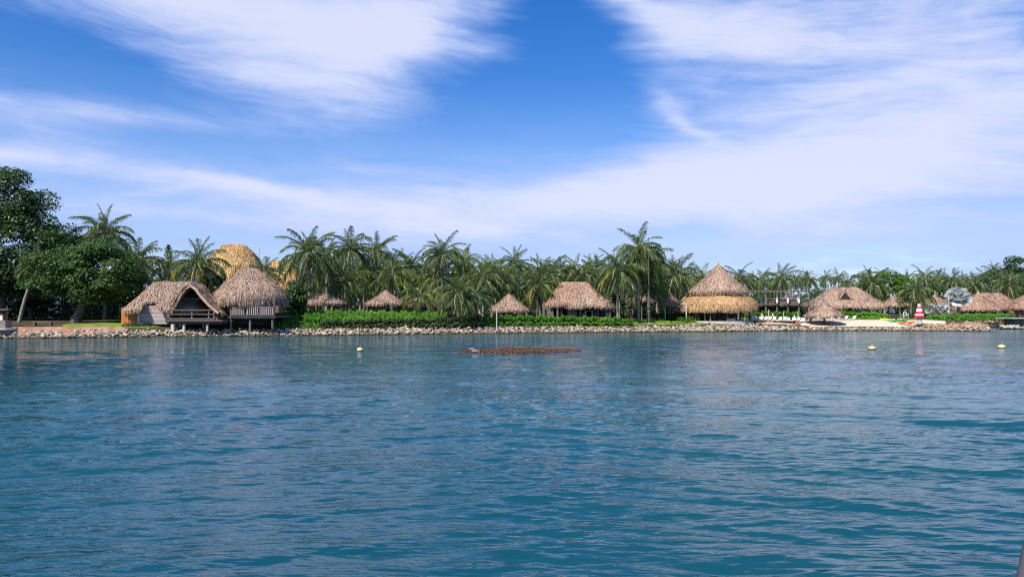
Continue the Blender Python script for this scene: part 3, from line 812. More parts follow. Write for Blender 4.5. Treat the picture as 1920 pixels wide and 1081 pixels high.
add_stones(52, 60.0, 1.5, 4.5, 12, 0.22, 0.40, True)
add_stones(61.5, 92, -0.2, 3.0, 2.6, 0.5, 0.8, True)
for k in range(22):
    stones.append(((71.6 + rr.uniform(-1.2, 2.6), 106 + rr.uniform(-1.2, 1.4), rr.uniform(-.05, .55)), rr.uniform(.6, 1.0), rr.randrange(14), (rr.uniform(-.4, .4), rr.uniform(-.4, .4), rr.uniform(0, 6)), True))
rev = thing('rock_revetment', 'long low bank of piled pale boulders along the water line', 'rock bank', (0, 80, 0))
def vis(s):
    (x, y, z), sc = s[0], s[1]
    px, py = proj((x, y, z))
    return -1 if not (2 < px < 1918) else (sc / y) * (1.0 if y - shore(x) < 1.6 else 0.8)
order = sorted(range(len(stones)), key=lambda i: -vis(stones[i]))
pick = set(order[:300])
VV, TT, MM, off = [], [], [], 0
for i, (p, s, k, e, red) in enumerate(stones):
    if i in pick:
        o = link('stone', STM[k], rev, (p[0], p[1] - 80, p[2])); o.scale = (s, s, s * 1.05); o.rotation_euler = e
    else:
        M3 = np.array(Matrix.LocRotScale(None, __import__('mathutils').Euler(e), None).to_3x3())
        v, t = STV[k]; VV.append(v * s @ M3.T + np.array([p[0], p[1] - 80, p[2]])); TT.append(t + off); MM.append(np.full(len(t), int(red))); off += len(v)
tag(link('loose_stones', np_mesh('loose_stones', np.concatenate(VV), np.concatenate(TT), [MATS['rock_loose'], MATS['rock_red']], np.concatenate(MM)), rev), kind='stuff')

# ------------------------------------------------------------------ buildings
def bx(px0, px1, y0, y1, D0, D1, O):
    """box whose front face fills the pixel rectangle at distance D0 and which reaches back to D1"""
    a = at(px0, y1, D0) - O; b = at(px1, y0, D0) - O
    return ((a.x + b.x) / 2, (D0 + D1) / 2 - O.y, (a.z + b.z) / 2), (b.x - a.x, D1 - D0, b.z - a.z)
def bpart(name, mat, t, O, px0, px1, y0, y1, D0, D1):
    return MB().box(*bx(px0, px1, y0, y1, D0, D1, O)).build(name, MATS[mat], t)
def zat(py, D): return at(960, py, D).z

# --- stilt cottage with a gable porch
O = gp(335, 72.5)
t = thing('stilt_cottage', 'thatched stilt cottage with open gable porch and pale plank wall beside orange fence', 'cottage', O)
for k in range(5):
    y0 = 572.5 + k * 7.1
    bpart('plank', 'wood_pale', t, O, 263.5, 316, y0, y0 + 6.6, 72.6 + 0.01 * (k % 2), 72.72)
bpart('corner_column', 'concrete', t, O, 256.5, 263.2, 575, 608, 72.5, 72.9)
bpart('wall', 'wood_brown', t, O, 257, 300, 566, 607, 72.95, 78.5)
bpart('deck', 'wood_grey', t, O, 313, 417, 599.6, 602.2, 71.0, 75.2)
bpart('joist', 'wood_dark', t, O, 314, 415, 602.5, 606.5, 71.15, 71.45)
for px in (318, 359.5, 391, 401): bpart('rail_post', 'wood_grey', t, O, px - 1.2, px + 1.2, 579.5, 599.5, 71.05, 71.17)
for y in (581, 589, 597): bpart('handrail', 'wood_grey', t, O, 316.8, 402.2, y - 0.9, y + 0.9, 70.98, 71.04)
for px, D, w in ((323, 71.2, 3), (344, 71.3, 2), (388, 71.3, 1.6)): bpart('stilt', 'concrete', t, O, px - w, px + w, 606.6, 621, D, D + 0.3)
for px in (337, 381): bpart('stilt', 'concrete', t, O, px - 2, px + 2, 605, 621, 73.2, 73.5)
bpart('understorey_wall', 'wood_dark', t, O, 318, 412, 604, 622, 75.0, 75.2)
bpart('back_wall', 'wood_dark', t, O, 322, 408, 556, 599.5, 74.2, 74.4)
bpart('side_wall', 'wood_brown', t, O, 404, 412, 572, 599.5, 72.2, 74.1)
for a, b in ((354.5, 367.5), (369, 381)):
    w = bpart('window', 'wood_dark', t, O, a - 1, b + 1, 563.5, 579, 74.05, 74.19)
    bpart('pane', 'window_glass', w, O, a, b, 564.6, 578, 74.0, 74.04)
bpart('door', 'wood_brown', t, O, 340, 351, 565, 599, 74.08, 74.19)
bpart('lintel', 'wood_grey', t, O, 338, 378, 559, 561, 72.0, 72.2)
for px in (338.5, 402): bpart('porch_post', 'wood_grey', t, O, px - 1.3, px + 1.3, 558 if px < 350 else 572, 599.5, 71.7, 71.9)
# dark boards filling the gable above the lintel
g = [at(*q, 73.4) - O for q in ((340, 561), (378, 561), (374, 546), (358, 533), (346, 545))]
MB().poly(g, (0, 0.1, 0)).build('gable_board', MATS['wood_dark'], t)
def win_hole(P):
    x, y = proj(P); return 274.0 < x < 290 and 560 < y < 580
cx = at(325, 530, 75.5).x
loop_roof(t, O, (cx, 75.5), 3.75, 3.7, 0, [(0.03, zat(529.5, 75.5)), (0.25, zat(533, 75.5) - 0.35), (0.55, zat(555, 75)), (0.82, zat(568, 73.5)), (1.0, zat(576, 72.2))], 'thatch', ridge=1.75, sq=3.6, hole=win_hole, seed=1, per_m2=110)
bpart('eave_window', 'wood_dark', t, O, 273, 291, 558, 573.5, 73.0, 73.2)
bpart('eave_window_bar', 'wood_grey', t, O, 274, 290, 566.2, 567.4, 72.9, 72.97)
def gable_side(prof, seed):
    rows = []
    pf = []
    for i in range(len(prof) - 1):
        for k in range(3): pf.append((prof[i][0] + (prof[i+1][0] - prof[i][0]) * k / 3, prof[i][1] + (prof[i+1][1] - prof[i][1]) * k / 3))
    pf.append(prof[-1])
    for (px, py) in pf:
        f = np.array(at(px, py, 71.0)); bk = f + np.array([-1.25, 5.0, 0.2])
        rows.append([f + (bk - f) * j / 9 for j in range(10)])
    thatch_grid(np.array(rows), 'gable_thatch', 'thatch', t, O, seed=seed, per_m2=130, thick=0.22, slen=0.8, shag=1.5)
gable_side([(357, 532), (368, 540), (379, 555), (394, 571), (411, 585)], 5)
gable_side([(357, 532), (346, 539), (336, 552), (327, 569), (318, 585)], 6)

# --- orange plank fence
O = gp(241, 73.2)
t = thing('plank_fence', 'short fence of bright orange upright planks beside the stilt cottage', 'fence', O)
for k in range(8):
    a = 227.3 + k * 3.62
    bpart('plank', 'wood_orange', t, O, a, a + 3.2, 576.5 + (k % 3) * 0.5, 609, 73.2 + 0.02 * (k % 2), 73.26 + 0.02 * (k % 2))
bpart('crossbar', 'wood_brown', t, O, 227.5, 255.5, 584, 586, 73.32, 73.38)

# --- round stilt hut
O = gp(471, 75.5)
t = thing('round_stilt_hut', 'round stilt hut with domed shaggy thatch and slatted balcony rail over the rocks', 'hut', O)
zz = lambda y: zat(y, 75.5)
loop_roof(t, O, (at(471, 500, 75.5).x, 75.5), 3.5, 3.5, 0, [(0.06, zz(502.5)), (0.24, zz(507)), (0.45, zz(517)), (0.68, zz(531)), (0.86, zz(543)), (0.97, zz(552)), (1.0, zz(558.5))], 'thatch', seed=8, per_m2=110, roll=0.75)
bpart('deck', 'wood_grey', t, O, 430, 516, 592.5, 595, 72.3, 78.0)
bpart('joist', 'wood_dark', t, O, 431, 515, 595.3, 598.5, 72.5, 72.8)
for px in (432.3, 462, 486, 513.7): bpart('rail_post', 'wood_grey', t, O, px - 1.0, px + 1.0, 574.5, 596, 72.28, 72.36)
for px in (432.3, 513.7): bpart('roof_post', 'wood_grey', t, O, px - 1.0, px + 1.0, 556, 574.4, 72.4, 72.5)
for y in (575.6, 590.6): bpart('handrail', 'wood_grey', t, O, 430.8, 515.2, y - 0.8, y + 0.8, 72.2, 72.27)
for k in range(22):
    px = 435.2 + k * 3.62
    if min(abs(px - q) for q in (462, 486)) > 1.6: bpart('baluster', 'wood_pale', t, O, px - 0.9, px + 0.9, 576.6, 589.6, 72.22, 72.26)
for px, y in ((433, 621), (469, 621), (511, 614)): MB().tube([at(px, 598, 72.6) - O, at(px, y, 72.6) - O], 0.11, 8).build('stilt', MATS['wood_grey'], t)
for px in (440, 500): MB().tube([at(px, 598, 76.5) - O, at(px, 614, 76.5) - O], 0.12, 8).build('stilt', MATS['wood_grey'], t)
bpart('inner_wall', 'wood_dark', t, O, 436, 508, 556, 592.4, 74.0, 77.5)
for a, b in ((438, 460), (463, 484), (487, 506)):
    w = bpart('window', 'wood_grey', t, O, a - .8, b + .8, 561, 579, 73.9, 73.99)
    bpart('pane', 'window_glass', w, O, a, b, 562, 578, 73.85, 73.89)
bpart('foundation', 'concrete_dark', t, O, 426, 520, 597, 622, 77.0, 79.0)
for k in range(6):
    px = 516.5 + k * 3.1; bpart('side_plank', 'wood_brown', t, O, px, px + 2.7, 572.5 + 0.4 * k, 586, 73.0 + 0.5 * k, 73.06 + 0.5 * k)

# --- golden hall behind
O = gp(445, 97)
t = thing('thatched_hall', 'tall golden thatched dome roof rising behind the round stilt hut', 'hall', O)
zz = lambda y: zat(y, 97)
loop_roof(t, O, (at(439, 500, 97).x, 97), 4.8, 4.8, 0, [(0.10, zz(459)), (0.26, zz(461.5)), (0.43, zz(469)), (0.58, zz(481)), (0.72, zz(498)), (0.86, zz(522)), (1.0, zz(548))], 'thatch_yellow', seed=9, per_m2=60, slen=1.1, swid=0.09)
loop_roof(t, O, (at(528, 500, 101).x, 101), 3.1, 3.4, 0, [(0.04, zat(490, 101)), (0.3, zat(498, 101)), (0.65, zat(514, 101)), (1.0, zat(536, 101))], 'thatch_yellow', ridge=1.0, sq=3.0, name='wing_roof', seed=10, per_m2=70, slen=1.0, swid=0.085)
for k in range(8):
    w = k * math.pi / 4; p = Vector((at(437, 500, 97).x + 4.9 * math.cos(w), 97 + 4.9 * math.sin(w), 0)) - O
    MB().tube([(p.x, p.y, -0.2), (p.x, p.y, zz(546) - O.z)], 0.14).build('post', MATS['wood_brown'], t)
for sx, sy in ((-2.4, -2), (2.4, -2), (2.4, 2), (-2.4, 2)):
    p = Vector((at(528, 500, 101).x + sx, 101 + sy, 0)) - O
    MB().tube([(p.x, p.y, -0.2), (p.x, p.y, zat(534, 101) - O.z)], 0.12).build('post', MATS['wood_brown'], t)
p = gp(485.5, 104)
t = thing('antenna_mast', 'thin antenna mast poking above the golden hall roof', 'mast', p)
MB().tube([(0, 0, 0), (0, 0, zat(464, 104) - p.z)], 0.05, 6).build('mast', MATS['grey_metal'], t)
MB().box((0, 0, zat(468, 104) - p.z), (0.4, 0.04, 0.04)).build('crossarm', MATS['grey_metal'], t)

# --- palapas: open thatched shelters
def palapa(label, px, D, peak, eave, half, mat='thatch', posts=6, finial=0, seed=0, name='thatched_shelter', cat='shelter', group='open thatched shelters on the shore', prof=((0.05, 0), (0.32, 0.37), (0.66, 0.72), (1, 1)), sq=2.2, single=False, per=110, counter=True):
    O = gp(px, D); t = thing(name, label, cat, O, group)
    a = half * D / F
    zp, ze = zat(peak, D), zat(eave - 3.5, D)
    loop_roof(t, O, (O.x, D), a, a, 0, [(h, zp + (ze - zp) * q) for h, q in prof], mat, seed=seed, per_m2=per, sq=sq, nj=32, slen=0.7, swid=0.055)
    if finial:
        MB().lathe([(0.10, -0.25), (0.13, 0.0), (0.06, 0.15), (0.03, (peak - finial) * D / F)], 8, (0, 0, zp - O.z)).build('finial', MATS['pale_pole'], t)
    if single:
        MB().tube([(0, 0, -0.3), (0.02, 0, 1.0), (0, 0, zp - O.z - 0.3)], [0.16, 0.13, 0.1]).build('post', MATS['wood_brown'], t)
        MB().lathe([(0.9, -0.1), (0.85, 0.10), (0.3, 0.16)], 14, (0, 0, 0)).build('footing', MATS['concrete_dark'], t)
        for k in range(8):
            w = k * math.pi / 4
            MB().tube([(0, 0, zp - O.z - 0.5), (a * .92 * math.cos(w), a * .92 * math.sin(w), ze - O.z - 0.02)], 0.03, 5).build('rafter', MATS['wood_brown'], t)
        return t
    for k in range(posts):
        w = 2 * math.pi * (k + 0.5) / posts
        x, y = a * 0.8 * math.cos(w), a * 0.8 * math.sin(w)
        MB().tube([(x, y, -0.3), (x, y, zp + (ze - zp) * 0.8 - O.z)], 0.085, 7).build('post', MATS['wood_grey'], t)
    if counter:
        MB().box((0, a * 0.55, 0.45), (a * 1.1, 0.08, 0.9)).build('screen_wall', MATS['wood_dark'], t)
    return t
palapa('broad low thatched shelter half hidden by a palm crown, nearest the round stilt hut', 610, 85, 546, 570, 36, 'thatch', seed=20)
palapa('peaked thatched shelter with a low palm at its side, above the bright hedge', 723, 86, 545, 570.5, 33, 'thatch', seed=21)
palapa('low greyish thatch shelter behind the low palm beside the peaked shelter', 776, 89, 556, 574, 30, 'thatch_grey', seed=22)
palapa('thatch shelter half hidden by the drooping fronds of the leaning palm pair', 840, 90, 553, 575, 32, 'thatch_grey', seed=23)
palapa('neat conical thatched shelter with a pale pole in front, mid shore', 954, 91, 551.5, 583, 36, 'thatch', seed=24, posts=7)
palapa('dim little thatched shelter in deep shade among the tall palm trunks', 1200, 110, 549, 566, 22, 'thatch_grey', seed=25)
palapa('small pinkish cone thatch shelter beside the two tier thatched bar', 1257, 104, 549.5, 573, 20, 'thatch', seed=26, posts=5)
palapa('low reddish thatch lean-to touching the two tier thatched bar', 1284, 103, 556.5, 583, 23, 'thatch_red', seed=27)
palapa('thatched shelter with a pale finial beyond the kayaks and picnic table', 1677, 116, 555, 574, 26, 'thatch', finial=547, seed=28)
palapa('reddish thatched shelter with a finial behind the small lighthouse, near silver palm', 1753, 122, 552.5, 572, 24, 'thatch_red', finial=545, seed=29)
palapa('single post thatched beach umbrella standing on the sand by the loungers', 1545, 99.5, 567.5, 592, 31, 'thatch', seed=30, name='beach_umbrella', cat='beach umbrella', group=None, single=True, prof=((0.03, 0), (0.22, 0.22), (0.6, 0.66), (0.9, 0.93), (1, 1.06)))

# --- two tier bar
O = gp(1347, 99)
t = thing('two_tier_bar', 'large round bar with two stacked thatch tiers, the lower one golden', 'pavilion', O)
zz = lambda y: zat(y, 99)
cx = at(1347, 500, 99).x
loop_roof(t, O, (cx, 99), 3.6, 3.6, 0, [(0.04, zz(497)), (0.2, zz(505)), (0.45, zz(518.5)), (0.72, zz(532)), (0.93, zz(540)), (1.0, zz(543.5))], 'thatch', seed=31, per_m2=110, name='upper_roof', roll=0.7)
loop_roof(t, O, (cx, 99), 4.85, 4.85, 0, [(0.60, zz(555)), (0.76, zz(557)), (0.90, zz(562)), (0.98, zz(568.5)), (1.0, zz(574.5))], 'thatch_gold', seed=32, per_m2=120, name='lower_roof', roll=0.6)
MB().lathe([(2.85, zz(560) - O.z), (2.85, zz(543) - O.z)], 24).build('drum', MATS['wood_dark'], t)
MB().lathe([(0.12, -.2), (0.16, 0.1), (0.05, 0.5)], 8, (0, 0, zz(497) - O.z)).build('finial', MATS['thatch'], t)
for k in range(12):
    w = 2 * math.pi * k / 12; MB().tube([(4.1 * math.cos(w), 4.1 * math.sin(w), -.3), (4.1 * math.cos(w), 4.1 * math.sin(w), zz(575) - O.z)], 0.09).build('post', MATS['wood_grey'], t)
MB().lathe([(2.4, 0), (2.4, 0.95), (2.65, 0.96), (2.65, 1.05)], 24).build('counter', MATS['wood_dark'], t)
MB().lathe([(4.4, -0.5), (4.4, 0.06)], 28).build('floor', MATS['concrete'], t)
for k in range(7):
    w = math.pi * (1.1 + 0.13 * k); x, y = 3.2 * math.cos(w), 3.2 * math.sin(w)
    st = MB().lathe([(0.18, .70), (0.2, .74), (0.17, .78)], 10, (x, y, 0)); st.tube([(x, y, 0.06), (x, y, .7)], 0.04, 6)
    st.build('bar_stool', MATS['wood_brown'], t)

# --- hut with porch in the middle of the shore
O = gp(1085, 94)
t = thing('porch_hut', 'hipped pinkish thatch hut with white porch furniture left of the tallest palms', 'hut', O)
loop_roof(t, O, (at(1077, 540, 95).x, 95), 3.9, 3.7, 0, [(0.03, zat(530.5, 95)), (0.3, zat(542, 95)), (0.62, zat(554, 94)), (1, zat(568, 92))], 'thatch_red', ridge=1.65, sq=3.2, seed=34)
loop_roof(t, O, (at(1101, 540, 93.4).x, 93.4), 3.2, 2.7, 0, [(0.03, zat(537, 93.4)), (0.28, zat(545, 93.4)), (0.62, zat(557, 93)), (1, zat(570.5, 91.5))], 'thatch', ridge=0.1, sq=2.4, seed=35, name='porch_roof')
MB().tube([at(1052, 530, 95) - O, at(1101, 530, 95) - O], 0.11, 6).build('ridge_cap', MATS['thatch'], t)
for a, b in ((1019, 1038), (1064, 1082)):
    for k in range(4): bpart('plank', 'wood_grey', t, O, a, b, 573 + k * 5.1, 577.9 + k * 5.1, 92.2, 92.28)
for px in (1018, 1045, 1087, 1122, 1137): bpart('post', 'wood_grey', t, O, px - 1.1, px + 1.1, 570, 597, 91.6, 91.75)
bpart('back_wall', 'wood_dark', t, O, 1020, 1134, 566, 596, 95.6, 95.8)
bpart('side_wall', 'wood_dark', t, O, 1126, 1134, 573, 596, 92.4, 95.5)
bpart('porch_floor', 'wood_brown', t, O, 1016, 1138, 593.6, 598, 91.5, 97.0)
def chair(label, px, D, py, mat='white_paint', group=None, rz=0.0):
    """plastic armchair with rounded back; seat faces the sea"""
    b = at(px, py, D); t = thing('armchair', label, 'chair', b, group); t.rotation_euler.z = rz
    MB().box((0, 0, 0.42), (0.52, 0.5, 0.05)).build('seat', MATS[mat], t)
    pts = [(-0.26 * math.cos(w), 0.24, 0.44 + 0.46 * math.sin(w)) for w in np.linspace(0, math.pi, 9)]
    MB().tube(pts, 0.045, 6).build('backrest', MATS[mat], t)
    for sx in (-.24, .24):
        MB().box((sx, -0.02, 0.64), (0.05, 0.5, 0.05)).build('armrest', MATS[mat], t)
        for sy in (-.22, .22): MB().tube([(sx, sy, 0), (sx, sy, 0.42)], 0.025, 6).build('leg', MATS[mat], t)
    return t
chair('white armchair between the plank panels of the pinkish porch hut', 1050, 92.9, 593.5)
chair('white armchair left of the white porch table', 1093, 92.9, 593.5)
chair('white armchair right of the white porch table', 1114, 92.9, 593.5)
b = at(1104, 593.5, 92.7); tt = thing('porch_table', 'small white table between armchairs on the hut porch', 'table', b)
MB().box((0, 0, 0.74), (0.95, 0.7, 0.05)).build('tabletop', MATS['white_paint'], tt)
for sx in (-.4, .4):
    for sy in (-.28, .28): MB().box((sx, sy, 0.36), (0.06, 0.06, 0.72)).build('leg', MATS['white_paint'], tt)

# --- raised deck with pergola
O = gp(1465, 108)
t = thing('pergola_deck', 'two level grey timber deck with flat pergola between bar and long house', 'pergola', O)
for D in (107, 111):
    bpart('roof_beam', 'wood_grey', t, O, 1404, 1526, 545.2, 547.2, D, D + 0.2)
    for px in (1436, 1457, 1477.5, 1498, 1517):
        bpart('post', 'wood_grey', t, O, px - 0.9, px + 0.9, 547.3, 602, D + 0.03, D + 0.17)
for k in range(18):
    px = 1406 + k * 7.0; bpart('rafter', 'wood_grey', t, O, px - .6, px + .6, 543.8, 545.1, 106.6, 111.6)
bpart('deck', 'wood_grey', t, O, 1412, 1521, 569.2, 571.3, 106.8, 111.4)
for y in (560, 564.5): bpart('handrail', 'wood_grey', t, O, 1438, 1519, y - .5, y + .5, 106.86, 106.92)
for k in range(9):
    px = 1438 + k * 10; bpart('rail_post', 'wood_grey', t, O, px - .55, px + .55, 559.6, 569.1, 106.93, 106.99)
for a, b in ((1460.5, 1474), (1479.5, 1494), (1440, 1451)): bpart('screen', 'wood_brown', t, O, a, b, 561, 568.8, 108.0, 108.06)
bpart('lower_wall', 'wood_dark', t, O, 1425, 1515, 574, 602, 111.2, 111.35)
for k in range(7):
    a = at(1441 + k * 4.6, 583 + k * 2.6, 105.2) - O
    MB().box((a.x, a.y, a.z), (0.36, 0.9, 0.05)).build('stair_tread', MATS['wood_brown'], t)
for dy in (104.7, 105.7): MB().tube([at(1440, 582, dy) - O, at(1472, 600, dy) - O], 0.05, 6).build('stringer', MATS['wood_brown'], t)
for px in (1457, 1477.5, 1498):
    b = at(px, 569.2, 106.4); f = thing('folded_parasol', 'folded white parasol on the upper deck rail, %s' % {1457: 'nearest the thatched bar', 1477.5: 'middle of three', 1498: 'nearest the long house'}[px], 'parasol', b, 'folded parasols on the deck')
    MB().lathe([(0.03, 0.05), (0.15, 0.15), (0.11, 0.5), (0.04, 0.85)], 8).build('canopy', MATS['white_paint'], f)
    MB().tube([(0, 0, -0.02), (0, 0, 1.0)], 0.02, 5).build('pole', MATS['grey_metal'], f)

# --- long house with triangular dormer
O = gp(1583, 118)
t = thing('long_house', 'long hipped thatch house with a dark triangular dormer behind the beach', 'house', O)
loop_roof(t, O, (at(1583, 540, 118).x, 118), 5.75, 4.4, 0, [(0.03, zat(539.5, 118)), (0.3, zat(549, 118)), (0.65, zat(562, 116.5)), (0.88, zat(567, 115)), (1, zat(572, 114))], 'thatch', ridge=2.0, sq=3.2, seed=36, nj=56, per_m2=90)
loop_roof(t, O, (at(1537, 540, 116).x, 116), 1.7, 1.9, 0, [(0.03, zat(560, 116)), (0.5, zat(565, 116)), (1, zat(572, 115))], 'thatch_grey', seed=37, name='side_roof', sq=3)
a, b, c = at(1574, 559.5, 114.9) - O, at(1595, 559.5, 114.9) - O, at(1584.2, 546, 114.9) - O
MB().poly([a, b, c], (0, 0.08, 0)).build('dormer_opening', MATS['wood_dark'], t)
for e, sd in ((a, 51), (b, 52)):
    e2 = c + (e - c) * 1.12; f0 = c + Vector((0, -.15, .12)); f1 = e2 + Vector((0, -.15, .1))
    rows = [[np.array(f0.lerp(f1, i / 5) + O + Vector((0, 2.6 * j / 4, 0))) for j in range(5)] for i in range(6)]
    thatch_grid(np.array(rows), 'dormer_thatch', 'thatch', t, O, seed=sd, slen=0.4, thick=0.1)
bpart('wall', 'clay_wall', t, O, 1534, 1632, 570, 589, 115.2, 121)
for a, b, y0, y1 in ((1568, 1580, 574, 582.5), (1606.5, 1614, 573.5, 584), (1616, 1622, 573.5, 584), (1624, 1630, 573.5, 584)):
    w = bpart('window', 'wood_grey', t, O, a - .8, b + .8, y0 - .7, y1 + .7, 115.08, 115.19); bpart('pane', 'window_glass', w, O, a, b, y0, y1, 115.03, 115.07)
d = bpart('door', 'wood_dark', t, O, 1590, 1597, 573, 587, 115.1, 115.19); bpart('handle', 'grey_metal', d, O, 1595.4, 1596, 580, 581, 115.03, 115.09)
for px in (1563, 1583.5, 1632, 1641): bpart('post', 'wood_pale', t, O, px - .8, px + .8, 571, 590, 114.5, 114.65)

# --- long house at the far end with a pavilion
O = gp(1853, 140)
t = thing('end_house', 'wide brown thatch house with a cone porch roof behind the rounded hedge', 'house', O)
loop_roof(t, O, (at(1853, 550, 140).x, 140), 5.0, 4.6, 0, [(0.03, zat(549.5, 140)), (0.4, zat(560, 140)), (0.75, zat(570, 138)), (1, zat(576, 136))], 'thatch_red', ridge=2.1, sq=3.4, seed=38, nj=52, per_m2=80, swid=0.075)
loop_roof(t, O, (at(1834, 550, 135).x, 135), 4.6, 3.4, 0, [(0.03, zat(551, 135)), (0.3, zat(562, 135)), (0.65, zat(570, 134)), (1, zat(578, 132.5))], 'thatch_red', ridge=0.15, seed=39, name='porch_roof', per_m2=80, swid=0.075)
MB().lathe([(0.12, -.2), (0.14, 0.1), (0.04, 0.6)], 8, tuple(at(1834, 551, 135) - O)).build('finial', MATS['pale_pole'], t)
bpart('wall', 'concrete_dark', t, O, 1812, 1885, 574, 590, 137, 143)
for px in (1852, 1869, 1880): bpart('column', 'concrete', t, O, px - 3.0, px + 3.0, 575, 590, 136.2, 136.8)
for px in (1800, 1811): bpart('post', 'wood_dark', t, O, px - 1, px + 1, 575, 590, 133.2, 133.4)
for a, b in ((1856, 1865), (1873, 1876.5)):
    w = bpart('window', 'wood_dark', t, O, a, b, 578, 586, 136.9, 136.99); bpart('pane', 'window_glass', w, O, a + .5, b - .5, 578.6, 585.4, 136.85, 136.89)
O = gp(1926, 136)
t = thing('edge_house', 'thatched house cut off by the picture edge beyond the rounded hedge', 'house', O)
loop_roof(t, O, (O.x, 136), 3.9, 3.9, 0, [(0.03, zat(553, 136)), (0.45, zat(565, 136)), (1, zat(576, 136))], 'thatch_red', ridge=0.4, sq=3, seed=40, per_m2=80)
bpart('wall', 'clay_wall', t, O, 1896, 1950, 573, 592, 134.5, 139)
for px in (1893, 1912): bpart('post', 'wood_brown', t, O, px - .8, px + .8, 574, 592, 133.6, 133.8)

# ------------------------------------------------------------------ trees
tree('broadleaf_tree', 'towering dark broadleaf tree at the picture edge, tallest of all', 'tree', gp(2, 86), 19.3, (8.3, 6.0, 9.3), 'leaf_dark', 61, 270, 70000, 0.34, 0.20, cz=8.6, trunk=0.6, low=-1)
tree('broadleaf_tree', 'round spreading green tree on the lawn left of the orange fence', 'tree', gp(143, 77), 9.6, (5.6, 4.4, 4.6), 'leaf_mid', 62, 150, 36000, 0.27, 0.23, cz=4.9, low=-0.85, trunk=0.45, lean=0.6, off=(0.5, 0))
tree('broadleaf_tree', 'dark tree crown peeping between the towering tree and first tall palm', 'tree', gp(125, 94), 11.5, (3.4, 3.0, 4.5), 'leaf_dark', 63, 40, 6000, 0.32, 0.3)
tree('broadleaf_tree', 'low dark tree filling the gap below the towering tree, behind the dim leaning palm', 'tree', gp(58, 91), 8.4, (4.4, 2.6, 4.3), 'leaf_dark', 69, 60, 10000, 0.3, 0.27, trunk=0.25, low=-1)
tree('broadleaf_tree', 'dark leafy tree crowding the hip end of the stilt cottage roof', 'tree', gp(232, 82), 5.8, (2.8, 2.4, 2.4), 'leaf_dark', 64, 40, 6000, 0.28, 0.3, trunk=0.2)
tree('broadleaf_tree', 'dark rounded shrub tree between the cottage gable and round hut', 'tree', gp(392, 82), 5.2, (2.2, 2.0, 2.0), 'leaf_dark', 65, 40, 5000, 0.28, 0.3, trunk=0.2)
tree('broadleaf_tree', 'dark narrow leafy tree beside the round stilt hut and tall palm', 'tree', gp(553, 80), 5.2, (1.5, 1.5, 2.6), 'leaf_dark', 66, 40, 6000, 0.26, 0.3, trunk=0.18, low=-0.95)
tree('broadleaf_tree', 'bright green bushy tree beyond the long house, right of its roof', 'tree', gp(1683, 134), 8.8, (4.2, 3.6, 4.0), 'leaf_bright', 67, 60, 9000, 0.36, 0.28, trunk=0.3, low=-0.95)
tree('broadleaf_tree', 'dark tall tree rising at the right picture edge above the palms', 'tree', gp(1914, 162), 14.2, (5.8, 4.5, 6.6), 'leaf_dark', 68, 70, 9000, 0.45, 0.24, trunk=0.4, low=-0.9)
tr = random.Random(5)
for px, y, D, rx, mt, lab in (
    (1585, 529, 150, 4.6, 'leaf_mid', 'mid green tree peeping over the long house ridge'),
    (1535, 532, 160, 4.2, 'leaf_mid', 'green tree behind the pergola deck end'),
    (1645, 524, 150, 4.4, 'leaf_mid', 'green tree between the long house and bright bushy tree'),
    (1725, 526, 150, 4.2, 'leaf_bright', 'fresh green tree behind the small lighthouse palm'),
    (1760, 533, 145, 3.6, 'leaf_dark', 'dark tree behind the silver palm'),
    (1810, 530, 165, 5.0, 'leaf_dark', 'dark tree behind the end house ridge'),
    (1870, 512, 170, 5.6, 'leaf_mid', 'green tree above the end house, right half'),
    (1896, 490, 168, 5.6, 'leaf_dark', 'dark tree just left of the tall tree at the right picture edge'),
    (1925, 500, 150, 5.6, 'leaf_mid', 'green tree cut by the right picture edge below the tall tree'),
    (1840, 520, 172, 5.0, 'leaf_dark', 'dark tree behind the palm above the end house'),
    (1480, 535, 165, 4.6, 'leaf_dark', 'dark tree above the pergola middle'),
    (1425, 535, 160, 4.6, 'leaf_dark', 'dark tree above the pergola end by the bar'),
    (1300, 532, 150, 4.6, 'leaf_dark', 'dark tree behind the left shoulder of the bar roof'),
    (1390, 533, 150, 4.4, 'leaf_dark', 'dark tree behind the right shoulder of the bar roof')):
    b = gp(px, D); tree('broadleaf_tree', lab, 'tree', b, zat(y, D) - b.z, (rx, rx * .9, rx * 0.8), mt, 200 + px, 36, 3200, 0.42, 0.32, trunk=0.25, limbs=4, group='trees behind the houses', low=-0.95)
# thickets that close the view below the palm crowns
pts = []
for k in range(52):
    px = 235 + k * 21.5 + tr.uniform(-8, 8); D = tr.uniform(112, 128); b = gp(px, D)
    top = tr.uniform(532, 552); h = (zat(top, D) - b.z); pts.append(((b.x, b.y, b.z - .1), (2.3, 1.6, h * 1.05)))
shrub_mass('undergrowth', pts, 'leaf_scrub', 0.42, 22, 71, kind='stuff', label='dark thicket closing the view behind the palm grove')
pts = []
for k in range(44):
    px = -338 + k * 14 + tr.uniform(-5, 5); D = tr.uniform(88, 100); b = gp(px, D)
    pts.append(((b.x, b.y, b.z + .6), (2.0, 1.6, tr.uniform(2.5, 5.5))))
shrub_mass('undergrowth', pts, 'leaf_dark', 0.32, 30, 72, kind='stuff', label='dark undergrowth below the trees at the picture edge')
pts = []
for k in range(48):
    px = 1300 + k * 20 + tr.uniform(-8, 8); D = tr.uniform(150, 190); b = gp(px, D); h = tr.uniform(3.8, 5.6)
    pts.append(((b.x, b.y, b.z - .1), (3.0, 2.0, h * 1.1)))
shrub_mass('undergrowth', pts, 'leaf_dark', 0.5, 11, 73, kind='stuff', label='far dark wood behind the houses')
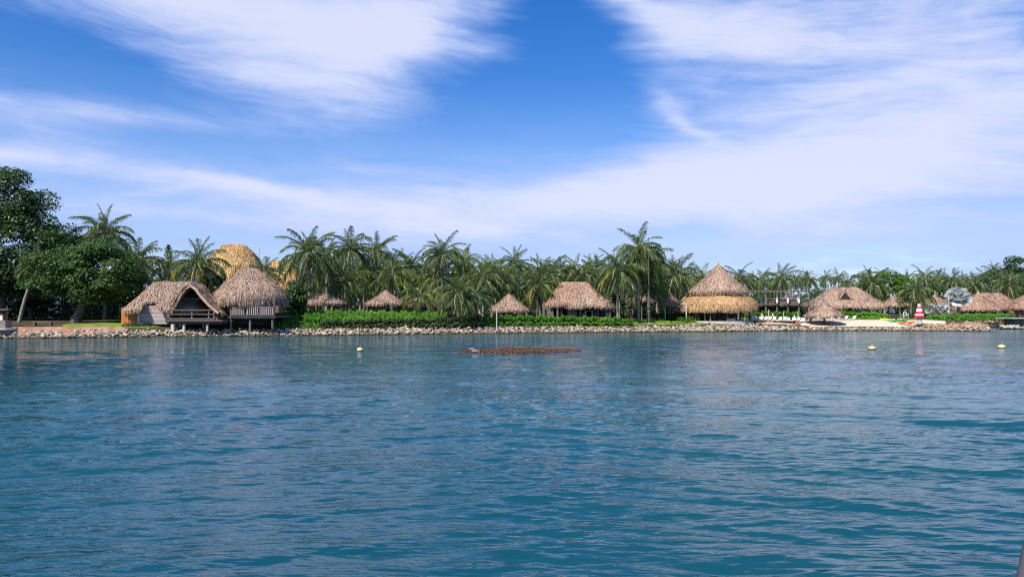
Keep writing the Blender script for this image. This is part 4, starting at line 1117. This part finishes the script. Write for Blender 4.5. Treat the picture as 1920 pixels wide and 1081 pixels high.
# tall dark mass far behind the grove, level with its lower crowns
pts = []
for k in range(44):
    px = 220 + k * 25 + tr.uniform(-8, 8); D = tr.uniform(135, 160); b = gp(px, D); h = zat(tr.uniform(518, 534), D) - b.z
    pts.append(((b.x, b.y, b.z - .1), (3.2, 2.0, h * 1.0)))
shrub_mass('undergrowth', pts, 'leaf_scrub', 0.5, 15, 74, kind='stuff', label='far scrub behind the palm grove')

# ------------------------------------------------------------------ hedges
def hedge(label, path, mat, leaf, per, seed, group=None, name='hedge'):
    """path: (px, front distance, front bottom y, front top y, back distance, back top y)"""
    r = np.random.default_rng(seed); Cs = []; Ns = []
    path = np.array(path, float)
    px0, px1 = path[0, 0], path[-1, 0]
    L = abs(px1 - px0) * path[:, 1].mean() / F
    n = int(L * per)
    pxs = r.uniform(px0, px1, n); a = [np.interp(pxs, path[:, 0], path[:, k]) for k in range(1, 6)]
    n = int(n * 1.35); pxs = r.uniform(px0, px1, n); a = [np.interp(pxs, path[:, 0], path[:, k]) for k in range(1, 6)]
    v = r.random(n) * 1.45
    for i in range(n):
        D, yb, yt, D2, y2 = (q[i] for q in a)
        lump = 0.18 * math.sin(pxs[i] * .31 + seed) + 0.14 * math.sin(pxs[i] * .77) + 0.1 * math.sin(pxs[i] * .13 + D2)
        if v[i] < 0.45:
            q = v[i] / 0.45; P = at(pxs[i], yb + (yt - yb) * q, D); P.y += 0.5 * q * q; nm = (0, -1, 0.35 + q)
        else:
            q = min(1, v[i] - 0.45); A = at(pxs[i], yt, D); B = at(pxs[i], y2, D2); P = A.lerp(B, q); P.z += 0.35 * math.sin(math.pi * min(1, q * 1.0)) * 0.6 * (1 - q); nm = (0, -0.25, 1)
        P.z += 0.55 * lump + r.normal(0, .05); P.y += r.normal(0, .12)
        Cs.append(tuple(P)); Ns.append(nm)
    C = np.array(Cs); o0 = np.array([C[:, 0].mean(), C[:, 1].mean(), 0.9]); V, Q = leaf_cloud(C - o0, np.array(Ns), leaf, r, 0.6)
    return tag(link(name, np_mesh(name, V, Q, MATS[mat]), None, tuple(o0)), label, 'hedge', group)
hedge('long bright green mounded hedge right of the round stilt hut', [(508, 75.6, 617, 608, 80, 588), (530, 75.7, 615, 604, 82, 583), (640, 77.7, 614, 600, 83, 583), (720, 79, 612, 602, 84, 584), (800, 81.2, 611, 603, 85, 586), (838, 82.2, 611, 604, 86, 588)], 'leaf_hedge', 0.24, 1150, 81)
hedge('darker scrubby lower hedge under the bright one, between hut and palm pair', [(600, 76.6, 615, 607, 77.4, 604), (700, 78.3, 613, 603, 79.4, 601), (800, 80.8, 611, 602, 82, 599), (850, 82, 610, 600, 83.6, 594), (905, 83.5, 609, 598, 85.5, 592)], 'leaf_scrub', 0.24, 420, 82)
hedge('leafy bright green hedge below the conical shelter and porch hut', [(893, 84, 610, 601, 86, 594), (940, 85.2, 609.5, 598, 86.6, 592), (1060, 88.2, 608, 599, 89.4, 594.5), (1150, 90, 607, 601, 91, 597), (1184, 90.6, 606, 603, 91.4, 600)], 'leaf_hedge', 0.26, 620, 83)
hedge('low green hedge behind the sun loungers and beach sand', [(1500, 109, 601, 592, 111, 588.5), (1575, 109, 600.5, 588, 111, 585), (1640, 108, 600, 589, 110, 587), (1664, 107, 599.5, 592, 109, 590)], 'leaf_hedge', 0.24, 520, 84)
hedge('clipped green hedge below the raised timber deck', [(1398, 104.5, 600, 590, 105.5, 588), (1440, 104.5, 600, 588, 105.5, 586), (1500, 105, 600, 588, 106, 586.5)], 'leaf_hedge', 0.22, 420, 85)
hedge('smooth rounded bright hedge behind the lighthouse rocks', [(1738, 103, 602.5, 599, 106, 593), (1760, 104, 602, 594, 109, 590), (1820, 112, 601, 594, 120, 588.5), (1880, 124, 599, 592, 131, 587.5), (1902, 128, 598, 593, 133, 589)], 'leaf_hedge', 0.24, 900, 86)
hedge('low dark hedge between the flagpole and the two tier bar', [(1222, 101.5, 596.5, 590, 102.5, 588.5), (1300, 102.5, 597, 590, 103.4, 588.5)], 'leaf_mid', 0.22, 420, 87)
for px, D, s, lab in ((1292, 95.5, 0.75, 'bright shrub at the foot of the lamp post'), (1276, 96.5, 0.55, 'little round shrub left of the lamp post'), (1351, 95.8, 0.6, 'small yellow green shrub before the two tier bar'), (1130, 92.4, 0.9, 'leafy shrub at the corner of the porch hut'), (1618, 106, 0.45, 'small pale leafy plant in the beach hedge')):
    b = gp(px, D); shrub_mass('shrub', [((b.x, b.y, b.z + s * .2), (s, s, s * 1.1))], 'leaf_bright', 0.2, 90, px, lab, 'shrub', group='small shrubs')
pts = [((gp(240 + 9 * k, 72.2).x, 72.2 + .12 * k, 0.95), (0.6, 0.5, 0.45 + .1 * (k % 2))) for k in range(5)]
shrub_mass('shrub', pts, 'leaf_scrub', 0.18, 110, 88, 'scrubby low shrub at the foot of the orange fence', 'shrub')

# ------------------------------------------------------------------ palms in front, each one placed
PALMS = [  # label, px, py, D, L, n, options
 ('tall palm rising behind the round spreading tree, first from the picture edge', 197, 438, 90, 1.02, 30, dict(dry=2)),
 ('thick palm crown behind the cottage hip, just right of the first tall palm', 257, 492, 85, 1.0, 28, dict(dry=3)),
 ('dim palm leaning before the towering dark tree', 73, 494, 78, 0.72, 20, dict(base_px=36, nuts=False, dry=1)),
 ('bushy palm right above the cottage ridge, with a yellow hanging frond', 372, 497, 81, 0.98, 30, dict(yellow=0.15)),
 ('palm between the golden dome and its wing, behind the round hut', 497, 510, 86, 0.66, 24, dict(dry=2)),
 ('tall spiky palm just right of the round stilt hut', 580, 478, 84, 1.06, 28, dict(dry=4, spread=(84, -36))),
 ('tall palm left of a pair of tall crowns behind the long hedge', 655, 466, 91, 0.92, 26, dict()),
 ('palm right of the tall pair behind the long hedge', 706, 474, 96, 0.88, 24, dict()),
 ('low palm with brown hanging fronds over the broad shelter', 645, 530, 86.5, 0.9, 26, dict(dry=7)),
 ('palm with arching fronds above the peaked thatched shelter', 735, 518, 91, 0.9, 28, dict(dry=5)),
 ('young fresh green palm beside the peaked thatched shelter', 788, 553, 86.5, 0.78, 16, dict(col='fresh', nuts=False, dry=2, yellow=0.15)),
 ('tall star shaped palm crown above the grove, left of centre', 829, 478, 95, 0.92, 26, dict()),
 ('front palm with straight trunk standing on the rocks, left of the pair', 857, 549, 83, 0.84, 20, dict(base_px=860, dry=4)),
 ('front palm with slanting trunk on the rocks, right of the pair', 892, 556, 83.6, 0.70, 18, dict(base_px=878, dry=4)),
 ('palm with long fronds behind the leaning pair', 903, 525, 92, 0.92, 28, dict(dry=4)),
 ('palm crown behind the conical shelter peak, left side', 940, 530, 95, 0.92, 26, dict(dry=3)),
 ('wide drooping palm right of the conical shelter', 1008, 538, 95, 0.95, 30, dict(dry=6, yellow=0.1)),
 ('palm with orange tinged fronds beside the tallest palm, left of it', 1158, 508, 92, 1.0, 32, dict(dry=5, yellow=0.25, spread=(86, -60), bias=0.7)),
 ('tallest palm in the middle with long windblown hanging fronds', 1197, 466, 96, 0.98, 44, dict(dry=6, spread=(88, -78), wind=0.3, bias=0.6)),
 ('full palm tucked against the tallest palm, right behind the flagpole', 1216, 488, 97, 0.92, 36, dict(dry=6, spread=(84, -70), bias=0.65)),
 ('palm beyond the flagpole, left of the two tier bar', 1266, 516, 105, 1.0, 30, dict(dry=4)),
 ('palm above the pergola middle with spread out fronds', 1465, 525, 122, 0.95, 24, dict(dry=2)),
 ('palm with pale hanging fronds right behind the small lighthouse', 1716, 545, 114, 0.95, 24, dict(dry=5, spread=(80, -52))),
 ('dark palm between the long house and the bright bushy tree', 1633, 533, 130, 1.0, 26, dict(dry=3)),
 ('palm standing over the silver fan palm', 1787, 527, 146, 0.92, 22, dict(dry=2)),
 ('palm above the end house ridge, left half', 1826, 534, 148, 0.9, 24, dict(dry=3)),
 ('brownish palm beyond the end house at the right', 1893, 536, 145, 1.0, 24, dict(dry=5)),
]
for i, (lab, px, py, D, L, n, kw) in enumerate(PALMS): palm(lab, px, py, D, L, n, seed=i + 1, group='coconut palms along the shore', **kw)
MID = [  # second row, each with its own fronds
 ('second row palm behind the cottage, between the bushy palm and pine', 318, 505, 98, 0.85), ('second row palm peeping left of the golden dome', 418, 505, 106, 0.8),
 ('second row palm just right of the tall spiky palm', 612, 480, 98, 0.85), ('second row palm low between the hedge shelters', 683, 512, 98, 0.9),
 ('second row palm behind the young fresh green palm', 772, 500, 100, 0.9), ('second row palm right of the star shaped crown', 868, 490, 104, 0.85),
 ('second row palm under the star shaped crown', 820, 525, 97, 0.9), ('second row palm highest behind the conical shelter', 966, 495, 110, 0.9),
 ('second row palm behind the wide drooping palm', 1012, 512, 103, 0.95), ('second row palm left of the porch hut ridge', 1040, 515, 112, 0.85),
 ('second row palm above the porch hut ridge', 1078, 515, 112, 0.9), ('second row palm right of the porch hut ridge', 1122, 508, 106, 0.95),
 ('second row palm between flagpole and tallest palm', 1232, 512, 112, 0.9), ('second row palm left behind the bar roof', 1318, 520, 125, 0.85),
 ('second row palm right behind the bar roof', 1385, 522, 125, 0.9), ('second row palm left of the pergola middle palm', 1428, 528, 132, 0.85),
 ('second row palm right of the lighthouse palm', 1733, 522, 150, 0.9), ('second row palm above the grove at 925 left of shelter peak', 922, 508, 104, 0.85),
]
for i, (lab, px, py, D, L) in enumerate(MID):
    lab = lab.replace(' at 925 left of shelter peak', ' just left of the conical shelter peak')
    palm(lab, px, py, D, L, 22, seed=60 + i, dry=2 + i % 3, col='fresh' if i % 4 == 1 else 'green', group='coconut palms along the shore', nuts=False)
fr = random.Random(9)
def grove(px):
    for lim, lab in ((640, 'behind the broad low shelter'), (700, 'between the broad and peaked shelters'), (760, 'behind the peaked shelter'),
                     (830, 'behind the young fresh palm'), (910, 'behind the leaning palm pair'), (990, 'behind the conical shelter'),
                     (1050, 'left of the porch hut ridge'), (1130, 'behind the porch hut'), (1215, 'behind the tallest palm'), (1400, 'between flagpole and two tier bar')):
        if px < lim: return lab
spots = [(560 + k * 16.0 + fr.uniform(-7, 7), fr.uniform(508, 540), fr.uniform(100, 130), fr.uniform(.75, .95)) for k in range(46)]
spots.sort(); seen = {}
for k, (px, py, D, L) in enumerate(spots):
    lab = grove(px); seen[lab] = seen.get(lab, 0) + 1
    far_palm('%s grove palm from the left, deep %s' % (ordinal(seen[lab] - 1), lab), px, py, D, L, 1000 + k, 'palms deep in the grove')
for px, y, D, lab in ((1508, 522, 190, 'distant slim palm above the far end of the pergola'), (1517, 527, 180, 'lower distant palm just right of the slim one over the pergola end'), (1549, 521, 205, 'distant palm standing left above the long house ridge'), (1572, 522, 200, 'distant palm right above the dormer of the long house'), (1592, 529, 190, 'low distant palm over the ridge end of the long house'), (1655, 517, 175, 'distant palm peeping over the bright bushy tree'), (1623, 520, 170, 'distant palm over the long house hip, left of the dark palm'), (1700, 527, 175, 'distant palm on the skyline left of the lighthouse palm'), (1758, 522, 175, 'distant palm above the reddish finial shelter'), (1768, 528, 165, 'distant palm between the reddish finial shelter and silver palm'), (1845, 520, 175, 'distant palm above the end house, left of the highest one'), (1862, 509, 172, 'highest distant palm on the rising skyline above the end house'), (1880, 520, 170, 'distant palm on the skyline right of the highest distant one'), (1806, 527, 180, 'distant palm on the skyline right of the silver palm'), (1410, 528, 165, 'distant palm just right of the bar roof shoulder'), (1447, 530, 170, 'distant palm above the pergola, nearer the bar'), (1490, 530, 180, 'distant palm above the pergola, right of the spreading palm')):
    far_palm(lab, px, y, D, 0.82, 1100 + px, 'palms on the far tree line')

# silver fan palms
def fan_mesh(seed):
    r = np.random.default_rng(seed); V = [(0, 0, 0)]; Q = []; n = 22
    V = []; 
    for k in range(n):
        a0 = R(-125 + 250 * k / n); a1 = R(-125 + 250 * (k + 1) / n); am = (a0 + a1) / 2; l = 0.95 * r.uniform(.85, 1.05)
        i = len(V); z = 0.05
        V += [(0, 0, 0), (.6 * l * math.cos(a0), .6 * l * math.sin(a0), 0.0), (l * math.cos(am), l * math.sin(am), -.12), (.6 * l * math.cos(a1), .6 * l * math.sin(a1), 0.0), (.55 * l * math.cos(am), .55 * l * math.sin(am), z)]
        Q += [(i, i + 1, i + 2, i + 4), (i, i + 4, i + 2, i + 3)]
    V = np.array(V) + np.array([0.95, 0, 0]); j = len(V)
    V = np.concatenate([V, [(0, -.03, 0), (0, .03, 0), (1.0, .02, 0), (1.0, -.02, 0)]]); Q.append((j, j + 1, j + 2, j + 3))
    return np_mesh('fan_leaf', V, np.array(Q), MATS['leaf_silver'])
FAN = [fan_mesh(1), fan_mesh(2)]
def fan_palm(label, px, py, D, s, n, seed):
    r = random.Random(seed); b = gp(px, D); c = at(px, py, D) - b
    t = thing('silver_fan_palm', label, 'palm tree', b, 'silver fan palms')
    MB().tube([(0, 0, -.2), tuple(c * 0.5), tuple(c)], [.22, .18, .15]).build('trunk', MATS['palm_bark'], t)
    for k in range(n):
        o = link('fan_leaf', FAN[k % 2], t, tuple(c)); u = (k + .5) / n
        o.rotation_euler = (r.uniform(-1.5, 1.5), -R(84 - 105 * u + r.uniform(-8, 8)), k * 2.4 + r.uniform(-.2, .2)); o.scale = (s,) * 3
fan_palm('large silvery fan palm between the finial shelter and end house', 1796, 562, 126, 1.3, 34, 1)
fan_palm('low silvery fan palm below the reddish finial shelter', 1746, 582, 112, 0.65, 22, 2)
fan_palm('small silver fan palm right of the picnic ground, near thin pole', 1768, 580, 114, 0.6, 20, 3)
fan_palm('silver grey fan palm glimpsed behind the pergola deck', 1484, 558, 114, 0.75, 22, 4)

# norfolk pine
b = gp(314.5, 122); t = thing('norfolk_pine', 'small dark tiered conifer on the skyline behind the cottage', 'tree', b)
ht = zat(459, 122) - b.z
MB().tube([(0, 0, 0), (0, 0, ht)], [.25, .03], 7).build('trunk', MATS['bark'], t)
r = np.random.default_rng(5); C = []; Nn = []
for k in range(15):
    z = ht - 0.25 - k * 0.42; rad = 0.25 + 0.12 * k
    for q in range(6):
        w = q * math.pi / 3 + k * .5
        for s in np.linspace(.1, 1, 10):
            for e in range(3): C.append((rad * s * math.cos(w) + r.normal(0, .06), rad * s * math.sin(w) + r.normal(0, .06), z + 0.22 * s * s + r.normal(0, .05))); Nn.append((0, 0, 1))
V, Q = leaf_cloud(np.array(C), np.array(Nn), 0.24, r); link('crown', np_mesh('crown', V, Q, MATS['leaf_pine']), t)

# ------------------------------------------------------------------ beach furniture and small things
seat_m = MB().box((0, -.35, .33), (.66, 1.25, .09)).mesh('seat', MATS['white_paint'])
back_m = MB().box((0, .55, .60), (.66, .09, .86), Matrix.Rotation(R(-38), 3, 'X')).mesh('backrest', MATS['white_paint'])
leg_m = MB().box((0, 0, .14), (.06, .06, .29)).mesh('leg', MATS['wood_brown'])
def lounger(label, px, D, rz, group):
    b = gp(px, D, .07); t = thing('sun_lounger', label, 'sun lounger', b, group); t.rotation_euler.z = rz; t.scale = (.62, .7, .66)
    link('seat', seat_m, t); link('backrest', back_m, t)
    for x in (-.28, .28):
        for y in (-.85, .2): link('leg', leg_m, t, (x, y, 0))
for k, px in enumerate((1406, 1415, 1424, 1433, 1442, 1451, 1460, 1468, 1477, 1487, 1494, 1502, 1510, 1518)):
    lounger('%s white sun lounger on the terrace, counted from the two tier bar' % ordinal(k), px, 100.5 + 0.3 * math.sin(k * 2.1), R(-38 + 14 * math.sin(k * 1.7)), 'white sun loungers on the terrace')
for k, (px, lab) in enumerate(((1531, 'white sun lounger in the shade just left of the beach umbrella post'), (1557, 'white sun lounger just right of the beach umbrella post'), (1570, 'white sun lounger under the right rim of the beach umbrella'), (1583, 'second last white sun lounger before the open sand'), (1598, 'last white sun lounger before the open sand'))):
    lounger(lab, px, 103.5, R(-62), 'white sun loungers on the sand')
# terrace edge
O = gp(1450, 98)
t = thing('terrace_wall', 'low brown timber and brick retaining wall below the sun loungers', 'wall', O)
zt = zat(601, 98) - O.z
for k in range(24):
    px = 1398 + k * 4.3
    if 1436 < px + 2 < 1448 or px + 2 > 1493: continue
    bpart('board', 'wood_brown', t, O, px, px + 3.9, 601.2 + (k % 3) * .4, 612, 98 + 0.03 * (k % 2), 98.1 + 0.03 * (k % 2))
for a, b in ((1437, 1447), (1492, 1500)):
    for k in range(4): bpart('brick', 'brick_red', t, O, a + (k % 2) * .4, b - (k % 2) * .4, 601 + k * 2.6, 603.4 + k * 2.6, 97.7, 98.4)
bpart('coping', 'wood_grey', t, O, 1397, 1501, 599.8, 600.9, 97.8, 98.5)
for px, y0, y1, D, lab in ((1386, 585.5, 604, 97.2, 'pale post at the bar end of the terrace'), (1413.5, 585.5, 603, 98.6, 'second pale terrace post from the bar'), (1441, 581.5, 603, 98.6, 'tall pale post above the brick pier of the terrace'), (1469, 586, 603, 98.6, 'fourth pale terrace post from the bar'), (1496, 586, 603, 98.6, 'fifth pale terrace post from the bar'), (1247, 577.5, 599, 100, 'short pale post on the lawn left of the lamp post'), (1321.5, 588, 602, 96.5, 'short pale post before the two tier bar'), (931.5, 580, 615, 83.2, 'slim pale pole before the conical shelter'), (1779, 553, 592, 113, 'thin pale pole beside the silver fan palm'), (899, 563, 594, 90, 'thin upright pole left in shade behind the leaning palm pair'), (905.5, 574, 594, 89, 'shorter thin pole beside the shaded upright pole'), (1161, 567, 598, 98, 'pale post between the palm trunks and porch hut')):
    b = gp(px, D); t = thing('pole', lab, 'pole', (b.x, b.y, zat(y1, D)), 'pale poles on the shore')
    h = zat(y0, D) - zat(y1, D)
    MB().tube([(0, 0, -.2), (0, 0, h)], [.055, .045], 8).build('shaft', MATS['pale_pole'], t); MB().lathe([(.07, 0), (.085, .03), (.04, .08)], 8, (0, 0, h)).build('cap', MATS['pale_pole'], t)
b = gp(1286.5, 96.5); t = thing('lamp_post', 'white lamp post with a bent arm on the lawn before the bar', 'lamp post', b)
h = zat(568.5, 96.5) - b.z
MB().tube([(0, 0, -.2), (0, 0, h - .25), (-.06, 0, h - .06), (-.3, 0, h), (-.55, 0, h - .05)], .05, 8).build('shaft', MATS['white_paint'], t); MB().lathe([(.05, 0), (.16, -.05), (.14, -.16)], 10, (-.6, 0, h)).build('lamp_shade', MATS['grey_metal'], t)
b = gp(1216.5, 92.5); t = thing('flagpole', 'very tall thin grey flagpole standing on the lawn edge', 'flagpole', b)
h = zat(446, 92.5) - b.z
MB().tube([(0, 0, -.2), (0, 0, h * .4), (0, 0, h)], [.045, .035, .02], 8).build('shaft', MATS['wood_grey'], t); MB().lathe([(.02, 0), (.07, .07), (.02, .14)], 8, (0, 0, h)).build('finial', MATS['grey_metal'], t); MB().lathe([(.18, -.1), (.16, .1)], 10).build('base', MATS['concrete'], t)
def bench(label, px, D, w, mat, hgt=0.42, group=None):
    b = gp(px, D, .03); t = thing('bench', label, 'bench', b, group)
    for k in range(3): MB().box((0, -.16 + .16 * k, hgt), (w, .14, .05)).build('slat', MATS[mat], t)
    for x in (-w * .4, w * .4): MB().box((x, 0, hgt / 2 - .02), (.1, .4, hgt)).build('leg', MATS[mat], t)
bench('long low dark bench on the lawn edge above the rocks', 1273, 94.0, 2.4, 'wood_dark', .3)
bench('white bench under the low reddish lean-to', 1293, 100, .8, 'white_paint', .55)
bench('grey plank bench in the shade on the red earth bank', 82, 70.6, 1.9, 'wood_grey', .35)
O = gp(1369, 95.6)
t = thing('concrete_plinth', 'pinkish block plinth on the rocks before the two tier bar', 'plinth', O)
MB().box((0, 0, .28), (1.0, .8, .7)).build('block', MATS['concrete'], t); MB().box((0, 0, .66), (1.08, .88, .06)).build('cap_slab', MATS['concrete'], t)
chair('white garden chair left behind the pinkish plinth', 1371, 97.6, 601)
chair('white garden chair right behind the pinkish plinth', 1381, 97.2, 601.5)
chair('white garden chair beside the picnic table beyond the kayaks', 1698.5, 106, 596)
b = gp(1676, 108); t = thing('picnic_table', 'pale picnic table with benches beyond the kayaks', 'table', b)
MB().box((0, 0, .75), (2.1, .8, .06)).build('tabletop', MATS['wood_pale'], t)
for y in (-.7, .7): MB().box((0, y, .45), (2.1, .28, .05)).build('bench_plank', MATS['wood_pale'], t)
for x in (-.8, .8):
    MB().box((x, 0, .36), (.08, 1.5, .08)).build('crossbar', MATS['wood_brown'], t)
    for s in (-1, 1): MB().tube([(x, s * .6, 0), (x, s * .25, .72)], .05, 6).build('leg', MATS['wood_brown'], t)
# S-shaped white ornaments on the terrace
for px, w_ in ((1407.5, 'nearest the bar'), (1428.5, 'second from the bar'), (1449, 'third from the bar'), (1489.5, 'nearest the umbrella')):
    b = gp(px, 99.2, .05); t = thing('garden_ornament', 'white curved upright ornament among the loungers, %s' % w_, 'ornament', b, 'white ornaments among the loungers')
    MB().tube([(.05, 0, .0), (.05, 0, .4), (.15, 0, .62), (.10, 0, .8), (-.06, 0, .92), (-.05, 0, 1.06), (.06, 0, 1.1)], [.07, .08, .1, .1, .08, .06, .04], 8).build('figure', MATS['white_paint'], t, smooth=True)
    MB().lathe([(.18, 0), (.16, .08)], 10).build('base', MATS['concrete'], t)

# lighthouse ornament
b = at(1724, 603.5, 97.5); t = thing('model_lighthouse', 'small red and white striped lighthouse on the rocks beside the hedge', 'lighthouse', b)
z = lambda y: zat(y, 97.5) - b.z
k_ = 97.5 / F
MB().lathe([(5.5 * k_, -.25), (4.4 * k_, z(600)), (4.2 * k_, z(594.5))], 8).build('plinth', MATS['concrete'], t)
for nm, mt, y0, r0, y1, r1 in (('band', 'red_paint', 594.4, 9.0, 590.8, 8.6), ('band', 'white_paint', 590.7, 8.2, 588.7, 7.6), ('band', 'red_paint', 588.6, 6.6, 583.8, 5.6), ('band', 'white_paint', 583.7, 5.4, 578.2, 4.7), ('band', 'red_paint', 578.1, 4.6, 574.5, 3.9), ('lantern_cap', 'white_paint', 574.4, 3.0, 569.6, 2.3)):
    MB().lathe([(r0 * k_, z(y0)), (r1 * k_, z(y1))], 8).build(nm, MATS[mt], t)

# kayaks on the sand
def kayak(label, px, D, L, mat, rz, z=0.0):
    b = gp(px, D, .10 + z); t = thing('kayak', label, 'kayak', b, 'kayaks on the sand'); t.rotation_euler = (0, 0, rz)
    V = []; n = 11; m_ = 10
    for i in range(n):
        s = -1 + 2 * i / (n - 1); w = .36 * (1 - abs(s) ** 2.4) + .02; h = .17 + .10 * s * s
        for j in range(m_):
            a = 2 * math.pi * j / m_; V.append((s * L / 2, w * math.cos(a), h + (.17 - .05 * abs(s)) * math.sin(a) * (1 if math.sin(a) < 0 else .6)))
    mb = MB(); mb.v = V
    for i in range(n - 1):
        for j in range(m_): mb.f.append((i*m_+j, i*m_+(j+1) % m_, (i+1)*m_+(j+1) % m_, (i+1)*m_+j))
    mb.f.append(tuple(range(m_))); mb.f.append(tuple(range((n-1)*m_, n*m_)))
    mb.build('hull', MATS[mat], t, smooth=True)
    MB().lathe([(.27, 0), (.30, .04), (.24, .06), (.20, -.02)], 14, (0, 0, .27)).build('cockpit', MATS['buoy_black'], t)
    MB().box((-.28, 0, .40), (.06, .34, .2), Matrix.Rotation(.2, 3, 'Y')).build('seat_back', MATS['buoy_black'], t)
kayak('yellow kayak, left end of the kayaks on the sand', 1671, 102, 2.9, 'lime_plastic', R(-12))
kayak('green kayak lying between the yellow and orange ones', 1683, 101, 2.9, 'green_plastic', R(8))
kayak('orange kayak, right end of the kayaks on the sand', 1697, 99.6, 2.2, 'orange_plastic', R(-14))

# left edge: round concrete mooring block and brick pillar
O = Vector((at(4, 600, 66.9).x, 66.9, 0.0))
t = thing('mooring_block', 'round dark concrete block standing in the water at the picture edge', 'concrete block', O)
MB().lathe([(.86, -.6), (.95, .5), (1.0, .72)], 18).build('drum', MATS['concrete_dark'], t); MB().lathe([(1.12, .73), (1.12, .86), (1.05, .90)], 18).build('rim', MATS['concrete'], t)
MB().box((-.25, .5, 1.25), (1.0, .9, .72)).build('upper_block', MATS['concrete_dark'], t)
O = gp(4, 69.2)
t = thing('brick_pillar', 'brick pillar with pale plaque and plank roof at the picture edge', 'pillar', O)
for k in range(6): MB().box((-.05 + .02 * (k % 2), 0, .2 * k + .1), (.55, .5, .19)).build('brick', MATS['brick_red'], t)
MB().box((.1, -.27, .85), (.32, .04, .38)).build('plaque', MATS['white_paint'], t)
MB().tube([(.42, .1, 0), (.42, .1, 1.95)], .05, 6).build('post', MATS['wood_grey'], t)
for k in range(3): MB().box((.05, -.3 + .3 * k, 1.6 + .04 * k), (1.3, .26, .05)).build('roof_plank', MATS['wood_grey'], t)

# right edge: slab jetty over the inlet
O = gp(1912, 112); O.z = 0
t = thing('slab_jetty', 'pale concrete slab jetty at the right picture edge behind orange rocks', 'jetty', O)
bpart('slab', 'concrete', t, O, 1899, 1935, 595.2, 597.2, 112, 116); bpart('wall', 'concrete_dark', t, O, 1903, 1932, 597.3, 614, 113, 115.5)

# buoys
def buoy(label, px, py, D, r):
    b = at(px, py, D); t = thing('buoy', label, 'buoy', (b.x, D, 0.0), 'cream mooring buoys')
    MB().lathe([(r * .55, -.14), (r * .95, -.08), (r, .03)], 16).build('waterline_band', MATS['buoy_black'], t, smooth=True)
    MB().lathe([(r * .99, .035), (r * .97, .12), (r * .78, .19), (r * .35, .215)], 16).build('float', MATS['buoy_cream'], t, smooth=True)
    MB().tube([(0, 0, .21), (0, 0, .27), (.04, 0, .3)], .018, 6).build('eye', MATS['grey_metal'], t)
buoy('cream buoy with dark waterline floating left of the weed raft', 675, 659, 43.5, .18)
buoy('cream buoy second from the right picture edge', 1635, 655.5, 45.6, .22)
buoy('cream buoy nearest the right picture edge', 1878, 652.5, 47.4, .22)

# floating raft of weed
r = np.random.default_rng(77); C = []
n = 6500
u = r.random(n)
px = 860 + 230 * u
yc = 659.0 - 1.2 * u
hw = np.interp(u, [0, .08, .25, .45, .62, .75, 1], [.6, 2.2, 3.2, 5.2, 4.4, 2.4, .5]) * (1 + .25 * np.sin(u * 37))
py = yc + hw * np.clip(r.normal(0, .55, n), -1.3, 1.3) + .8 * np.sin(u * 23) * np.sin(u * 61)
D = 2.2 * F / (py - HOR); x = (px - 960) * D / F
zz_ = np.abs(r.normal(0.03, 0.05, n)) * np.interp(hw, [0, 5], [.3, 1.2])
C = np.stack([x, D, zz_], 1); o0 = np.array([0.6, 44, 0]); V, Q = leaf_cloud(C - o0, np.tile([[0, -.3, 1.0]], (n, 1)), 0.17, r, 0.35)
tag(link('floating_weed', np_mesh('floating_weed', V, Q, MATS['seaweed']), None, tuple(o0)), 'long raft of brown floating weed and twigs on the water', 'seaweed', kind='stuff')
for k, (px, py, L, a, lab) in enumerate(((886, 656.5, .38, 4, 'pale short driftwood piece near the left tip of the weed raft'), (990, 653.5, 3.0, 2, 'long thin stick along the far side of the weed raft'), (893, 660.5, .5, -3, 'pale flat driftwood on the near side of the weed raft'), (1060, 655, 2.6, 3, 'thin stick at the right tail of the weed raft'))):
    D = 2.2 * F / (py - HOR); b = at(px, py, D); t = thing('driftwood', lab, 'driftwood', (b.x, D, .08))
    pts = [(-L / 2, 0, 0), (-L / 6, .05, .02), (L / 5, -.04, .01), (L / 2, .02, 0)]
    rr_ = .05 if L < 1 else .035
    MB().tube(pts, [rr_ * .7, rr_, rr_ * .9, rr_ * .4], 7).build('stem', MATS['wood_pale' if L < 1 else 'wood_brown'], t, smooth=True); MB().tube([pts[2], (L / 3, .12, .1)], [rr_ * .5, rr_ * .2], 5).build('twig', MATS['wood_brown'], t); t.rotation_euler.z = R(a)

# the boat the picture was taken from: a stretch of gunwale with one slanting canopy post
b = at(1911, 1081, 1.6); t = thing('boat_side', 'dark slanting boat post in the lower right corner', 'boat', (b.x + .03, 1.6, b.z - .9))
h0 = Vector((.0, 0, .72)); p0 = at(1918, 1090, 1.6) - Vector(t.location); p1 = at(1931, 1030, 1.6) - Vector(t.location)
d = (p1 - p0).normalized()
MB().tube([p0 - d * .85, p0, p1, p1 + d * 1.2], .014, 10).build('canopy_post', MATS['boat_plastic'], t, smooth=True)
q = p0 - d * .85
MB().tube([q + Vector((-.1, -2.5, 0)), q + Vector((0, 0, 0)), q + Vector((.5, 1.6, .05))], .05, 10).build('gunwale', MATS['boat_plastic'], t, smooth=True)
